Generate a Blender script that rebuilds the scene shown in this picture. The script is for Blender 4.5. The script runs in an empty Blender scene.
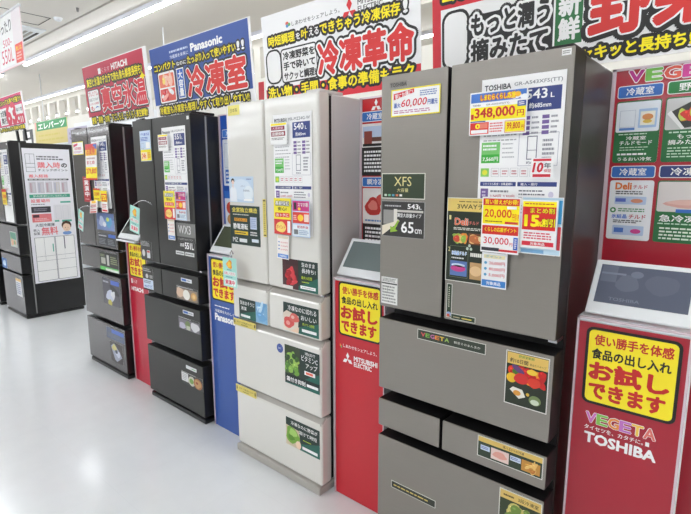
import bpy, bmesh, math, random
from mathutils import Matrix, Vector
random.seed(7)
R = math.radians
SC = bpy.context.scene
COL = SC.collection

# ------------------------------------------------------------------ camera
cam_d = bpy.data.cameras.new('camera'); cam = bpy.data.objects.new('camera', cam_d); COL.objects.link(cam)
YAW, PITCH, ROLL, FPX, CH = R(-40.596), R(9.292), R(-0.104), 489.361, 1.479
fw = Vector((math.sin(YAW)*math.cos(PITCH), math.cos(YAW)*math.cos(PITCH), -math.sin(PITCH)))
rt0 = Vector((math.cos(YAW), -math.sin(YAW), 0)); up0 = rt0.cross(fw)
rt = rt0*math.cos(ROLL)+up0*math.sin(ROLL); up = -rt0*math.sin(ROLL)+up0*math.cos(ROLL)
m3 = Matrix((rt, up, -fw)).transposed()
cam.matrix_world = Matrix.Translation((0, 0, CH)) @ m3.to_4x4()
cam_d.sensor_fit = 'HORIZONTAL'; cam_d.sensor_width = 36.0; cam_d.lens = FPX/691*36.0
cam_d.clip_start = 0.05; cam_d.clip_end = 200
SC.camera = cam

# ------------------------------------------------------------------ world, exposure
W = bpy.data.worlds.new('world'); SC.world = W; W.use_nodes = True
W.node_tree.nodes['Background'].inputs[0].default_value = (1.0, 0.99, 0.97, 1)
W.node_tree.nodes['Background'].inputs[1].default_value = 0.3
SC.view_settings.view_transform = 'Standard'; SC.view_settings.look = 'None'
SC.view_settings.gamma = 1.0; SC.view_settings.use_curve_mapping = False
SC.view_settings.exposure = 0.0
SC.cycles.use_denoising = True
SC.cycles.max_bounces = 10; SC.cycles.diffuse_bounces = 5; SC.cycles.glossy_bounces = 4
LAMP = 28.5          # emission of the ceiling strip tubes

# ------------------------------------------------------------------ materials
def lin(c):
    return tuple(((x/255)/12.92 if x/255 <= .04045 else ((x/255+.055)/1.055)**2.4) for x in c)
MATS = {}
def mat(name, rgb, rough=.5, metal=0.0, emit=0.0, coat=0.0, spec=.5, noise=0.0, nscale=40, stretch=None, bump=0.0):
    if name in MATS: return MATS[name]
    m = bpy.data.materials.new(name); m.use_nodes = True; nt = m.node_tree
    b = nt.nodes['Principled BSDF']; c = lin(rgb)+(1,)
    b.inputs['Base Color'].default_value = c
    b.inputs['Roughness'].default_value = rough; b.inputs['Metallic'].default_value = metal
    b.inputs['Coat Weight'].default_value = coat; b.inputs['Coat Roughness'].default_value = .06
    b.inputs['Specular IOR Level'].default_value = spec
    if emit:
        b.inputs['Emission Color'].default_value = c; b.inputs['Emission Strength'].default_value = emit
    if noise or bump:
        tc = nt.nodes.new('ShaderNodeTexCoord'); mp = nt.nodes.new('ShaderNodeMapping'); no = nt.nodes.new('ShaderNodeTexNoise')
        nt.links.new(tc.outputs['Object'], mp.inputs[0]); nt.links.new(mp.outputs[0], no.inputs['Vector'])
        if stretch: mp.inputs['Scale'].default_value = stretch
        no.inputs['Scale'].default_value = nscale; no.inputs['Detail'].default_value = 4
        if noise:
            mx = nt.nodes.new('ShaderNodeMixRGB'); mx.blend_type = 'MULTIPLY'; mx.inputs[0].default_value = 1
            cr = nt.nodes.new('ShaderNodeMapRange'); cr.inputs[3].default_value = 1-noise; cr.inputs[4].default_value = 1+noise
            nt.links.new(no.outputs['Fac'], cr.inputs[0]); mx.inputs[1].default_value = c
            nt.links.new(cr.outputs[0], mx.inputs[2]); nt.links.new(mx.outputs[0], b.inputs['Base Color'])
        if bump:
            bp = nt.nodes.new('ShaderNodeBump'); bp.inputs['Strength'].default_value = bump; bp.inputs['Distance'].default_value = .002
            nt.links.new(no.outputs['Fac'], bp.inputs['Height']); nt.links.new(bp.outputs[0], b.inputs['Normal'])
    MATS[name] = m; return m
def ink(rgb, rough=.45, coat=0.0):
    return mat('print_%d_%d_%d_%d' % (rgb[0], rgb[1], rgb[2], int(rough*100)), rgb, rough, coat=coat)

WHITE=(250,250,250); PAPER=(247,247,248); BLACK=(18,17,18); RED=(216,38,44); YEL=(255,236,0); CRIM=(200,28,66)
BLUE=(38,84,176); NAVY=(46,62,128); GREEN=(60,180,60); DGREEN=(28,112,58); GREY=(150,150,155); PURP=(120,95,160)

# floor: pale vinyl tiles, waxed
def floor_mat():
    m = bpy.data.materials.new('waxed_vinyl_floor'); m.use_nodes = True; nt = m.node_tree; b = nt.nodes['Principled BSDF']
    tc = nt.nodes.new('ShaderNodeTexCoord'); br = nt.nodes.new('ShaderNodeTexBrick'); nt.links.new(tc.outputs['Object'], br.inputs['Vector'])
    br.offset = 0; br.inputs['Scale'].default_value = 1.0; br.inputs['Brick Width'].default_value = .45; br.inputs['Row Height'].default_value = .45
    br.inputs['Mortar Size'].default_value = .0012; br.inputs['Mortar Smooth'].default_value = .4
    a = lin((230,233,236)); br.inputs['Color1'].default_value = a+(1,); br.inputs['Color2'].default_value = lin((228,231,234))+(1,)
    br.inputs['Mortar'].default_value = lin((225,228,231))+(1,)
    no = nt.nodes.new('ShaderNodeTexNoise'); no.inputs['Scale'].default_value = 9; no.inputs['Detail'].default_value = 6
    nt.links.new(tc.outputs['Object'], no.inputs['Vector'])
    mr = nt.nodes.new('ShaderNodeMapRange'); mr.inputs[3].default_value = .96; mr.inputs[4].default_value = 1.03
    nt.links.new(no.outputs['Fac'], mr.inputs[0])
    mx = nt.nodes.new('ShaderNodeMixRGB'); mx.blend_type = 'MULTIPLY'; mx.inputs[0].default_value = 1
    nt.links.new(br.outputs['Color'], mx.inputs[1]); nt.links.new(mr.outputs[0], mx.inputs[2]); nt.links.new(mx.outputs[0], b.inputs['Base Color'])
    b.inputs['Roughness'].default_value = .15
    n2 = nt.nodes.new('ShaderNodeTexNoise'); n2.inputs['Scale'].default_value = 2.2; nt.links.new(tc.outputs['Object'], n2.inputs['Vector'])
    bp = nt.nodes.new('ShaderNodeBump'); bp.inputs['Strength'].default_value = .15; bp.inputs['Distance'].default_value = .01
    nt.links.new(n2.outputs['Fac'], bp.inputs['Height']); nt.links.new(bp.outputs[0], b.inputs['Normal'])
    return m
M_floor = floor_mat()
M_ceil = mat('white_ceiling_board', (226,220,212), .8, noise=.02, nscale=3)
M_wall = mat('white_wall_paint', (228,225,217), .7, noise=.02, nscale=2)
M_beige = mat('beige_wall_paint', (214,206,186), .8, noise=.03, nscale=2)
M_lampw = mat('white_lamp_housing', (225,225,235), .4)
M_tube = mat('lit_tube', (248,252,255), .5, emit=LAMP)
M_tube2 = mat('lit_tube_dim', (255,253,250), .5, emit=5.0)
M_dark = mat('dark_shadow_gap', (70,66,62), .8)
M_steel = mat('brushed_grey_steel', (141,136,130), .34, .5, noise=.05, nscale=60, stretch=(.25,8,8), bump=.03)
M_tside = mat('dark_brown_side_steel', (50,43,42), .36, .1)
M_tblack = mat('black_grip_plastic', (26,25,26), .5, spec=.35)
M_mwhite = mat('pearl_white_glass', (224,222,216), .12, coat=.5)
M_mside = mat('pearl_white_side', (208,206,204), .4)
M_mgrip = mat('greige_grip', (176,172,166), .4)
M_pfront = mat('charcoal_glass', (56,56,55), .38, .25, noise=.05, nscale=60, stretch=(.25,8,8))
M_pside = mat('black_side_steel', (28,28,30), .3)
M_hfront = mat('dark_grey_glass', (80,76,77), .2, .3, coat=.4)
M_ffront = mat('graphite_glass', (78,74,82), .16, .3, coat=.5)
M_gask = mat('grey_gasket', (150,150,152), .4)
M_chrome = mat('satin_chrome', (190,190,195), .25, 1.0)
M_acr = mat('clear_acrylic_edge', (214,196,204), .15, coat=.5)
M_whitep = mat('white_plastic', (232,235,238), .35)

# ------------------------------------------------------------------ object helpers
def link(name, me, parent=None, loc=(0,0,0), rot=(0,0,0)):
    o = bpy.data.objects.new(name, me); COL.objects.link(o); o.location = loc; o.rotation_euler = rot
    if parent: o.parent = parent
    return o
def tag(o, label=None, cat=None, group=None, kind=None):
    if label: o['label'] = label
    if cat: o['category'] = cat
    if group: o['group'] = group
    if kind: o['kind'] = kind
    return o
def empty(name, loc, label, cat, group=None, rot=(0,0,0)):
    o = bpy.data.objects.new(name, None); COL.objects.link(o); o.location = loc; o.rotation_euler = rot
    return tag(o, label, cat, group)
def box_bm(bm, x0, x1, y0, y1, z0, z1, mi=0):
    v = [bm.verts.new(p) for p in ((x0,y0,z0),(x1,y0,z0),(x1,y1,z0),(x0,y1,z0),(x0,y0,z1),(x1,y0,z1),(x1,y1,z1),(x0,y1,z1))]
    fs = [bm.faces.new([v[i] for i in q]) for q in ((0,1,5,4),(1,2,6,5),(2,3,7,6),(3,0,4,7),(4,5,6,7),(3,2,1,0))]
    for f in fs: f.material_index = mi
    return fs
def mesh(name, bm, mats):
    bmesh.ops.recalc_face_normals(bm, faces=bm.faces)
    me = bpy.data.meshes.new(name); bm.to_mesh(me); bm.free()
    for m in (mats if isinstance(mats, (list, tuple)) else [mats]): me.materials.append(m)
    return me
def bevel(o, w, seg=2):
    b = o.modifiers.new('bevel', 'BEVEL'); b.width = w; b.segments = seg; b.limit_method = 'ANGLE'; b.angle_limit = R(35)
    return o
def box(name, x0, x1, y0, y1, z0, z1, m, parent=None, bv=0, kind=None, loc=(0,0,0), rot=(0,0,0)):
    bm = bmesh.new(); box_bm(bm, x0, x1, y0, y1, z0, z1)
    o = link(name, mesh(name, bm, m), parent, loc, rot)
    if bv: bevel(o, bv)
    if kind: o['kind'] = kind
    return o
def tube(name, pts, r, m, parent=None, seg=8):
    bm = bmesh.new(); rings = []
    pts = [Vector(p) for p in pts]
    for i, p in enumerate(pts):
        d = (pts[min(i+1, len(pts)-1)]-pts[max(i-1, 0)]).normalized()
        a = d.orthogonal().normalized() if abs(d.z) > .9 else d.cross(Vector((0,0,1))).normalized()
        b = d.cross(a)
        rings.append([bm.verts.new(p+(a*math.cos(t)+b*math.sin(t))*r) for t in [2*math.pi*k/seg for k in range(seg)]])
    for A, B in zip(rings, rings[1:]):
        for k in range(seg): bm.faces.new((A[k], A[(k+1) % seg], B[(k+1) % seg], B[k]))
    bm.faces.new(rings[0]); bm.faces.new(rings[-1][::-1])
    o = link(name, mesh(name, bm, m), parent)
    for p in o.data.polygons: p.use_smooth = True
    return o

# ------------------------------------------------------------------ printed matter
GL = {}
def glyph(s, bold, spacing=1.0):
    k = (s, bold, spacing)
    if k in GL: return GL[k]
    c = bpy.data.curves.new('t', 'FONT'); c.body = s; c.size = 1; c.offset = bold; c.resolution_u = 2; c.space_character = spacing
    c.space_line = 1.0
    c.align_x = 'CENTER' if '\n' in s else 'LEFT'
    o = bpy.data.objects.new('t', c); COL.objects.link(o)
    dg = bpy.context.evaluated_depsgraph_get(); ev = o.evaluated_get(dg); me = bpy.data.meshes.new_from_object(ev)
    vs = [(v.co.x, v.co.y) for v in me.vertices]; fs = [tuple(p.vertices) for p in me.polygons]
    bpy.data.objects.remove(o); bpy.data.curves.remove(c); bpy.data.meshes.remove(me)
    GL[k] = (vs, fs); return GL[k]

class Pr:
    """flat printed thing: u to the right, v up, both 0..1 over w x h metres; faces local -Y"""
    LY = .00035
    def __init__(s, w, h, base=PAPER, thick=.0008, r=0, rough=.4, edge=None, coat=0):
        s.w, s.h, s.V, s.F, s.MI, s.M, s.th = w, h, [], [], [], [], thick
        s.rough = rough
        b = s.mi(base)
        if r: pts = s.rr(0, 0, w, h, r)
        else: pts = [(0,0),(w,0),(w,h),(0,h)]
        n = len(pts); i0 = len(s.V)
        s.V += [(x, 0, z) for x, z in pts] + [(x, thick, z) for x, z in pts]
        s.F.append(tuple(range(i0, i0+n))); s.MI.append(b)
        s.F.append(tuple(range(i0+2*n-1, i0+n-1, -1))); s.MI.append(s.mi(edge or PAPER))
        for k in range(n):
            s.F.append((i0+k, i0+n+k, i0+n+(k+1) % n, i0+(k+1) % n)); s.MI.append(s.mi(edge or PAPER))
    def mi(s, c):
        m = c if not isinstance(c, tuple) else ink(c, s.rough)
        if m not in s.M: s.M.append(m)
        return s.M.index(m)
    def rr(s, x0, z0, x1, z1, r, n=4):
        r = min(r, (x1-x0)/2, (z1-z0)/2); out = []
        for cx, cz, a0 in ((x0+r,z0+r,180),(x1-r,z0+r,270),(x1-r,z1-r,0),(x0+r,z1-r,90)):
            for k in range(n+1):
                a = R(a0+90*k/n); out.append((cx+r*math.cos(a), cz+r*math.sin(a)))
        return out
    def poly_m(s, pts, c, L=1):
        i0 = len(s.V); s.V += [(x, -L*s.LY, z) for x, z in pts]
        s.F.append(tuple(range(i0, i0+len(pts)))); s.MI.append(s.mi(c)); return s
    def poly(s, pts, c, L=1): return s.poly_m([(u*s.w, v*s.h) for u, v in pts], c, L)
    def rect(s, u0, v0, u1, v1, c, L=1, r=0):
        if r: return s.poly_m(s.rr(u0*s.w, v0*s.h, u1*s.w, v1*s.h, r), c, L)
        return s.poly([(u0,v0),(u1,v0),(u1,v1),(u0,v1)], c, L)
    def frame(s, u0, v0, u1, v1, t, c, L=1):
        tu, tv = t/s.w, t/s.h
        s.rect(u0,v0,u1,v0+tv,c,L); s.rect(u0,v1-tv,u1,v1,c,L); s.rect(u0,v0+tv,u0+tu,v1-tv,c,L); s.rect(u1-tu,v0+tv,u1,v1-tv,c,L); return s
    def ell(s, cu, cv, ru, rv, c, L=1, n=16, rot=0, wob=0):
        pts = []
        for k in range(n):
            a = 2*math.pi*k/n; q = 1+wob*math.sin(3*a+cu*9)+wob*.6*math.sin(5*a+cv*7)
            x, z = ru*s.w*math.cos(a)*q, rv*s.h*math.sin(a)*q
            pts.append((cu*s.w+x*math.cos(rot)-z*math.sin(rot), cv*s.h+x*math.sin(rot)+z*math.cos(rot)))
        return s.poly_m(pts, c, L)
    def text(s, t, u0, v0, u1, v1, c, L=2, bold=.02, out=(), slant=0, ang=0, keep=False):
        """fit t into the box; out = ((radius m, colour, layer), ...) draws outlines under it"""
        vs, fs = glyph(t, 0)
        if not vs: return s
        xs = [p[0] for p in vs]; zs = [p[1] for p in vs]
        ax, bx, az, bz = min(xs), max(xs), min(zs), max(zs)
        sx = (u1-u0)*s.w/max(bx-ax, 1e-6); sz = (v1-v0)*s.h/max(bz-az, 1e-6)
        if keep: sx = sz = min(sx, sz)
        ox, oz = (u0+u1)/2*s.w, (v0+v1)/2*s.h; mx, mz = (ax+bx)/2, (az+bz)/2
        pts = [((x-mx)*sx+(z-mz)*sz*slant, (z-mz)*sz) for x, z in vs]
        ca, sa = math.cos(ang), math.sin(ang)
        pts = [(ox+x*ca-z*sa, oz+x*sa+z*ca) for x, z in pts]
        def put(dx, dz, col, L):
            i0 = len(s.V); s.V.extend([(x+dx, -L*s.LY, z+dz) for x, z in pts]); k = s.mi(col)
            s.F.extend([tuple(i0+i for i in f) for f in fs]); s.MI.extend([k]*len(fs))
        for r, col, LL in out:
            n = 24 if r > .008 else (14 if r > .004 else 6)
            for k in range(n):
                a = 2*math.pi*k/n; put(r*math.cos(a), r*math.sin(a), col, LL+k*.03)
        put(0, 0, c, L)
        if bold > 0:
            n = 8 if bold >= .03 else 4
            for k in range(n):
                a = 2*math.pi*(k+.5)/n; put(bold*sx*math.cos(a), bold*sz*math.sin(a), c, L+.01*(k+1)/n)
        return s
    def vtext(s, t, u0, v0, u1, v1, c, L=2, bold=.02, out=()):
        n = len(t); h = (v1-v0)/n
        for k, ch in enumerate(t): s.text(ch, u0, v1-(k+1)*h+h*.06, u1, v1-k*h-h*.06, c, L, bold, out)
        return s
    def lines(s, u0, v0, u1, v1, n, c, L=2, fill=.55):
        """fine print too small to read: rows of short strokes"""
        h = (v1-v0)/n
        for k in range(n):
            v = v1-(k+.5)*h; u = u0; end = u1-(u1-u0)*random.uniform(0, .25)
            while u < end:
                d = random.uniform(.05, .16)*(u1-u0); s.rect(u, v-h*fill/2, min(u+d, end), v+h*fill/2, c, L); u += d+.025*(u1-u0)
        return s
    def build(s, name, loc, parent=None, rot=(0,0,0), bend=0):
        V = s.V
        if bend:
            V = [(x, y-bend*(1-z/s.h), z) for x, y, z in V]
        me = bpy.data.meshes.new(name); me.from_pydata(V, [], s.F)
        for m in s.M: me.materials.append(m)
        me.polygons.foreach_set('material_index', s.MI); me.update()
        return link(name, me, parent, loc, rot)

# ================================================================== THE SETTING
box('floor', -26, 6, -14, 10, -.1, 0, M_floor, kind='structure')
ZC = 3.3
box('ceiling', -26, 6, -14, 2.56, ZC, ZC+.2, M_ceil, kind='structure')
tag(box('ceiling', -26, 6, 2.59, 10, ZC, ZC+.2, M_ceil), kind='structure')
box('groove_shade', -26, 6, 2.56, 2.59, ZC+.03, ZC+.2, M_dark, kind='structure')  # step groove in the ceiling, its shade put in as a dark strip
# back wall of the sales floor: solid below, a row of openings above
bm = bmesh.new()
box_bm(bm, -26, 6, 4.5, 4.62, 0, 2.79); box_bm(bm, -26, 6, 4.5, 4.62, 3.19, ZC)
x = -25.96
while x < 5.8:
    box_bm(bm, x, x+.13, 4.5, 4.62, 2.79, 3.19); x += .585
link('wall_back', mesh('wall_back', bm, M_wall))['kind'] = 'structure'
box('wall_far_back', -26, 6, 9.9, 10, 0, ZC, M_beige, kind='structure')
box('wall_left', -26.1, -26, -14, 10, 0, ZC, M_wall, kind='structure')
box('wall_right', 6, 6.1, -14, 10, 0, ZC, M_wall, kind='structure')
box('wall_front', -26, 6, -14.1, -14, 0, ZC, M_wall, kind='structure')
# low white partition the refrigerators back onto
box('wall_partition', -4.3, .9, 2.3, 2.36, 0, 1.9, M_wall, kind='structure')

def strip(y, x0, x1, label, tube_mat=None):
    t = empty('ceiling_strip_light', ((x0+x1)/2, y, ZC), label, 'ceiling light', 'ceiling strip lights')
    a = (x1-x0)/2
    bm = bmesh.new()
    for (ya, za, yb, zb) in ((-.05, 0, -.035, -.045), (-.035, -.045, .035, -.045), (.035, -.045, .05, 0)):
        v = [bm.verts.new(p) for p in ((-a,ya,za),(a,ya,za),(a,yb,zb),(-a,yb,zb))]; bm.faces.new(v)
    for s in (-a, a):
        bm.faces.new([bm.verts.new(p) for p in ((s,-.05,0),(s,-.035,-.045),(s,.035,-.045),(s,.05,0))])
    link('housing', mesh('housing', bm, M_lampw), t)
    n = 10; bm = bmesh.new(); A = []
    for s in (-a+.02, a-.02):
        A.append([bm.verts.new((s, 0.026*math.cos(math.pi+math.pi*k/n), -.046+.024*math.sin(math.pi+math.pi*k/n))) for k in range(n+1)])
    for k in range(n): bm.faces.new((A[0][k], A[0][k+1], A[1][k+1], A[1][k]))
    bm.faces.new(A[0]); bm.faces.new(A[1][::-1])
    link('tube', mesh('tube', bm, tube_mat or M_tube), t)
strip(2.9, -9.22, 5, 'long white strip light nearest the row of refrigerators, crossing above the red and blue banners')
strip(2.9, -22, -10.4, 'short visible strip light at the far left edge, beyond the end of the long one')
strip(4.3, -22, 5, 'white strip light running along the top of the back wall openings', M_tube2)
strip(5.7, -22, 5, 'strip light in the room seen through the openings of the back wall')
strip(7.3, -22, 5, 'strip light deepest in the room behind the back wall')
for y in (1.62, -.8, -3.1, -5.3, -7.5, -9.8):
    strip(y, -22, 5, 'ceiling strip light over the aisle in front of the refrigerators')

# ceiling fittings
t = empty('air_conditioner', (-7.55, 2.2, ZC-.001), 'white ceiling air conditioner cassette with a slatted grille, upper left', 'air conditioner')
box('cassette', -.5, .5, -.3, .3, -.02, 0, M_whitep, t, .008)
bm = bmesh.new()
for k in range(7): box_bm(bm, -.34, .34, -.19+k*.06, -.16+k*.06, -.026, -.02)
link('grille', mesh('grille', bm, mat('grille_grey', (170,166,158), .6)), t)
for s in (-1, 1): box('louvre', -.34, .34, s*.25-.012, s*.25+.012, -.028, -.02, M_dark, t)
bm = bmesh.new()
for a in ((-.2,.2,-.25,-.243),(-.2,.2,.243,.25),(-.2,-.193,-.25,.25),(.193,.2,-.25,.25)): box_bm(bm, *a, -.004, 0)
tag(link('access_panel', mesh('access_panel', bm, M_dark), None, (-6.72, 2.12, ZC)), 'square ceiling access panel outlined by a thin grey frame, upper left', 'access panel')
def disc(name, x, y, r, h, m, label, cat):
    bm = bmesh.new(); bmesh.ops.create_cone(bm, cap_ends=True, segments=20, radius1=r*.7, radius2=r, depth=h)
    return tag(link(name, mesh(name, bm, m), None, (x, y, ZC-h/2)), label, cat)
disc('smoke_detector', -6.45, 2.42, .05, .03, M_whitep, 'round white smoke detector beside the ceiling access panel', 'smoke detector')
disc('sprinkler_head', -5.92, 2.43, .016, .04, mat('sprinkler_grey', (120,118,118), .4), 'small dark sprinkler head on the ceiling, upper left', 'sprinkler')

# hanging rods behind the fridges
for x, lab in ((-10.11, 'thin white rod hanging from the ceiling above the yellow and green sign'), (-5.87, 'thin white rod hanging from the ceiling between the red and blue banners')):
    o = tube('hanging_rod', [(0,0,0),(0,0,-1.25)], .008, M_whitep); o.location = (x, 3.4, ZC); tag(o, lab, 'rod')

# ================================================================== REFRIGERATORS
def slab(name, x0, x1, z0, z1, yf, th, mats, parent, top=(.0,.0), bot=(.0,.0), bv=.004, lip=.006):
    """door / drawer front: prism along x. top=(depth, drop) grip bevel behind a thin lip"""
    P = [(yf, z0+bot[1])]
    P += [(yf, z1-top[1])]
    if top[0]: P += [(yf+lip, z1-top[1]), (yf+lip+top[0], z1)] if lip else [(yf+top[0], z1)]
    P += [(yf+th, z1), (yf+th, z0)]
    if bot[0]: P += [(yf+bot[0], z0)]
    bm = bmesh.new()
    A = [bm.verts.new((x0, y, z)) for y, z in P]; B = [bm.verts.new((x1, y, z)) for y, z in P]
    n = len(P)
    for k in range(n):
        f = bm.faces.new((A[k], A[(k+1) % n], B[(k+1) % n], B[k]))
        nf = (k == 0) or (lip and top[0] and k == 1)
        f.material_index = 0 if (nf and not (top[0] and not top[1] and k == 2)) else (2 if len(mats) > 2 and top[0] and k in (1, 2) else 1)
    for f in (bm.faces.new(A[::-1]), bm.faces.new(B)): f.material_index = 1
    o = link(name, mesh(name, bm, mats), parent)
    if bv: bevel(o, bv, 3)
    return o

def fridge(x0, x1, xd, yf, ht, doorz, rows, mats, mside, mbase, label, name='refrigerator', th=.095, depth=.67, topg=(.03,.012), botg=(.0,.0), basez=.035, bv=.004, gap=.006, lip=.005, caps=True, basefwd=-.004):
    """rows: list of (z0, z1, divider or None)"""
    w = x1-x0; t = empty(name, ((x0+x1)/2, yf+depth/2, 0), label, 'refrigerator', 'large refrigerators in a row')
    L = lambda x: x-(x0+x1)/2
    y0 = -depth/2
    yc = y0+th+.012
    cb = box('cabinet', -w/2+.002, w/2-.002, yc, depth/2, basez, ht-.004, mside, t, .006)
    box('gasket', -w/2+.004, w/2-.004, y0+th, yc, basez+.01, ht-.012, M_tblack if mside in (M_tside, M_mside) else M_gask, t)
    parts = []
    D = []
    for a, b in ((x0, xd-gap/2), (xd+gap/2, x1)):
        D.append(slab('door', L(a), L(b), doorz, ht, y0, th, mats, t, (0,0), botg, bv))
    Wd = []
    for z0, z1, dv in rows:
        spans = [(x0, x1)] if dv is None else [(x0, dv-gap/2), (dv+gap/2, x1)]
        Wd.append([slab('drawer', L(a), L(b), z0, z1, y0, th, mats, t, topg, botg, bv, lip) for a, b in spans])
    bs = box('base', -w/2+.003, w/2-.003, y0-basefwd, depth/2-.02, 0, basez-.003, mbase, t, .008)
    if caps:
        for s in (-1, 1):
            box('hinge_cover', s*(w/2-.05)-.04, s*(w/2-.05)+.04, y0+.02, y0+.17, ht-.004, ht+.012, M_tblack if mside is not M_mside else M_mside, t, .005)
    hz = doorz-.004
    box('hinge_bracket', w/2-.03, w/2-.004, y0+.03, y0+.09, hz-.01, hz+.002, M_chrome, t, .001)
    return t, D, Wd, (lambda wx, wz: (wx-(x0+x1)/2, y0, wz))

# ---- nearest: grey steel
TY = 1.466
T, Td, Tw, Tl = fridge(-1.086, -.435, -.8145, TY, 1.83, .992,
    [(.663,.947,None),(.504,.618,-.8065),(.05,.465,None)], [M_steel, M_tblack], M_tside, M_tblack,
    'large grey steel refrigerator nearest the camera, covered in price cards', gap=.011, topg=(.035,.0), botg=(.03,.002))
# ---- white
MY = 1.513
M_, Md, Mw, Ml = fridge(-2.076, -1.443, -1.791, MY, 1.83, .962,
    [(.753,.955,-1.795),(.384,.747,None),(.043,.379,None)], [M_mwhite, M_mwhite, M_mgrip], M_mside, M_mgrip,
    'pearl white refrigerator in the middle of the row, with dark green food stickers', gap=.006, topg=(.03,.028), lip=0, basez=.045, bv=.012, th=.072, basefwd=.014)
# ---- charcoal
PY = 1.537
P_, Pd, Pw, Pl = fridge(-3.084, -2.432, -2.845, PY, 1.826, .945,
    [(.745,.912,-2.84),(.403,.712,None),(.046,.368,None)], [M_pfront, M_pside], M_pside, M_pside,
    'charcoal black refrigerator between the red and the blue podium', gap=.007, topg=(.035,.0), botg=(.02,.002))
# ---- dark grey glass
HY = 1.552
H_, Hd, Hw, Hl = fridge(-4.092, -3.445, -3.80, HY, 1.836, .968,
    [(.796,.955,None),(.412,.765,None),(.042,.378,None)], [M_hfront, M_pside], M_pside, M_pside,
    'dark grey glass refrigerator left of the narrow red podium', gap=.006, topg=(.035,.0), botg=(.02,.002))
# ---- far left with big poster on its side
FY = 1.602
F_, Fd, Fw, Fl = fridge(-6.45, -5.80, -6.16, FY, 1.834, 1.005,
    [(.685,.985,None),(.485,.665,None),(.042,.465,None)], [M_ffront, M_pside], M_pside, M_pside,
    'graphite refrigerator at the far left with a tall white poster on its black side', gap=.006, topg=(.03,.0), botg=(.02,.002), depth=.60)
fridge(-7.34, -6.69, -7.05, FY, 1.834, 1.005,
    [(.685,.985,None),(.485,.665,None),(.042,.465,None)], [M_ffront, M_pside], M_pside, M_pside,
    'dark refrigerator almost cut off by the left picture edge, only its lower corner visible', gap=.006, topg=(.03,.0), botg=(.02,.002), depth=.60)
# name marks on the doors
def stick(pr, door, L, x0, z0, name='sticker', off=.0012):
    p = L(x0, z0); return pr.build(name, (p[0], p[1]-off, p[2]), door)
p = Pr(.075, .02, (128,124,119), .0004); p.text('TOSHIBA', .05,.2,.95,.8,(70,68,66),1,.03); stick(p, Td[0], Tl, -1.05, 1.785, 'brand_mark', .0008)
p = Pr(.05, .012, (74,70,70), .0004); p.text('HITACHI', .05,.1,.95,.9,(150,148,148),1,.03); stick(p, Hd[0], Hl, -4.05, 1.79, 'brand_mark', .0008)

# ---- stickers that are stuck to the doors and drawers (sub-parts)
def food(p, u0, v0, u1, v1, cols, n, L=2, size=.12, seed=1):
    rnd = random.Random(seed)
    for k in range(n):
        c = rnd.choice(cols); u = rnd.uniform(u0+size/2, u1-size/2); v = rnd.uniform(v0+size/2, v1-size/2)
        a, b = size*rnd.uniform(.5,1)/1.6, size*rnd.uniform(.5,1)/1.6
        p.ell(u, v, a, b, c, L+k*.03, 12, rnd.uniform(0,3), .08)
        p.ell(u-a*.25, v+b*.3, a*.3, b*.22, tuple(min(255, int(x*1.08+18)) for x in c), L+k*.03+.015, 8)
REDV=((200,30,25),(225,60,30),(190,20,20)); GRV=((90,150,50),(60,110,40),(150,185,80))
# Toshiba door stickers
p = Pr(.184, .091, (44,60,38), .0008, .003, edge=WHITE); p.frame(0,0,1,1,.003,(228,228,215),1)
p.text('XFS', .3,.5,.7,.86,(226,214,150),2,.0); p.text('大容量', .37,.27,.63,.42,(226,214,150),2,.0)
for k, c in enumerate(((200,220,200),(120,190,150),(90,160,190),(210,120,90),(235,235,230))): p.rect(.07+k*.09,.1,.13+k*.09,.18,c,2)
stick(p, Td[0], Tl, -1.079, 1.401)
p = Pr(.185, .13, (52,50,50), .0008, .003, edge=WHITE); p.frame(0,0,1,1,.002,(150,150,148),1)
p.text('543', .62,.8,.86,.93,WHITE,2,.02); p.text('L', .88,.8,.93,.88,WHITE,2,.02); p.rect(.33,.7,.97,.76,(200,198,190),2); p.lines(.08,.83,.5,.9,1,(190,190,190),2)
p.text('薄型大容量タイプ', .38,.56,.93,.67,WHITE,2,.01); p.rect(.05,.35,.3,.75,(150,148,145),2); p.rect(.3,.3,.38,.78,(225,222,215),2.1)
p.poly([(.02,.02),(.3,.3),(.44,.45),(.4,.5),(.3,.42),(.02,.3)], (235,225,205), 2.2); p.poly([(.22,.12),(.22,.3),(.29,.26),(.4,.48),(.43,.45),(.34,.22),(.4,.17)], (150,190,60), 2.4)
p.text('65', .48,.14,.76,.44,WHITE,2,.02); p.text('cm', .79,.14,.94,.26,WHITE,2,.01)
stick(p, Td[0], Tl, -1.079, 1.263)
p = Pr(.075, .104, (235,235,232), .0006); p.frame(0,0,1,1,.0015,(170,170,170),1); p.lines(.08,.82,.9,.96,3,(120,120,120)); p.rect(.03,.74,.97,.79,(70,70,70),2); p.lines(.08,.05,.9,.7,6,(150,150,150)); p.frame(.1,.4,.4,.66,.0015,(120,120,120),2)
stick(p, Td[0], Tl, -1.077, 1.006)
p = Pr(.025, .017, WHITE, .0005); p.lines(.1,.2,.9,.8,2,(120,120,120)); stick(p, Td[1], Tl, -.47, 1.807)
# L-shaped sticker
p = Pr(.02, .118, (44,62,44), .0006, edge=WHITE); p.frame(0,0,1,1,.0018,(225,225,215),1); p.lines(.35,.3,.6,.92,10,(210,210,190)); p.ell(.5,.1,.45,.07,(150,170,210),2); p.ell(.4,.06,.3,.05,(210,90,60),3); stick(p, Td[1], Tl, -.799, 1.003)
p = Pr(.09, .02, (44,62,44), .0006, edge=WHITE); p.frame(0,0,1,1,.0018,(225,225,215),1); p.lines(.1,.3,.4,.6,1,(200,190,150)); p.rect(.45,.35,.85,.55,(225,205,90),2); stick(p, Td[1], Tl, -.781, .999)
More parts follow.
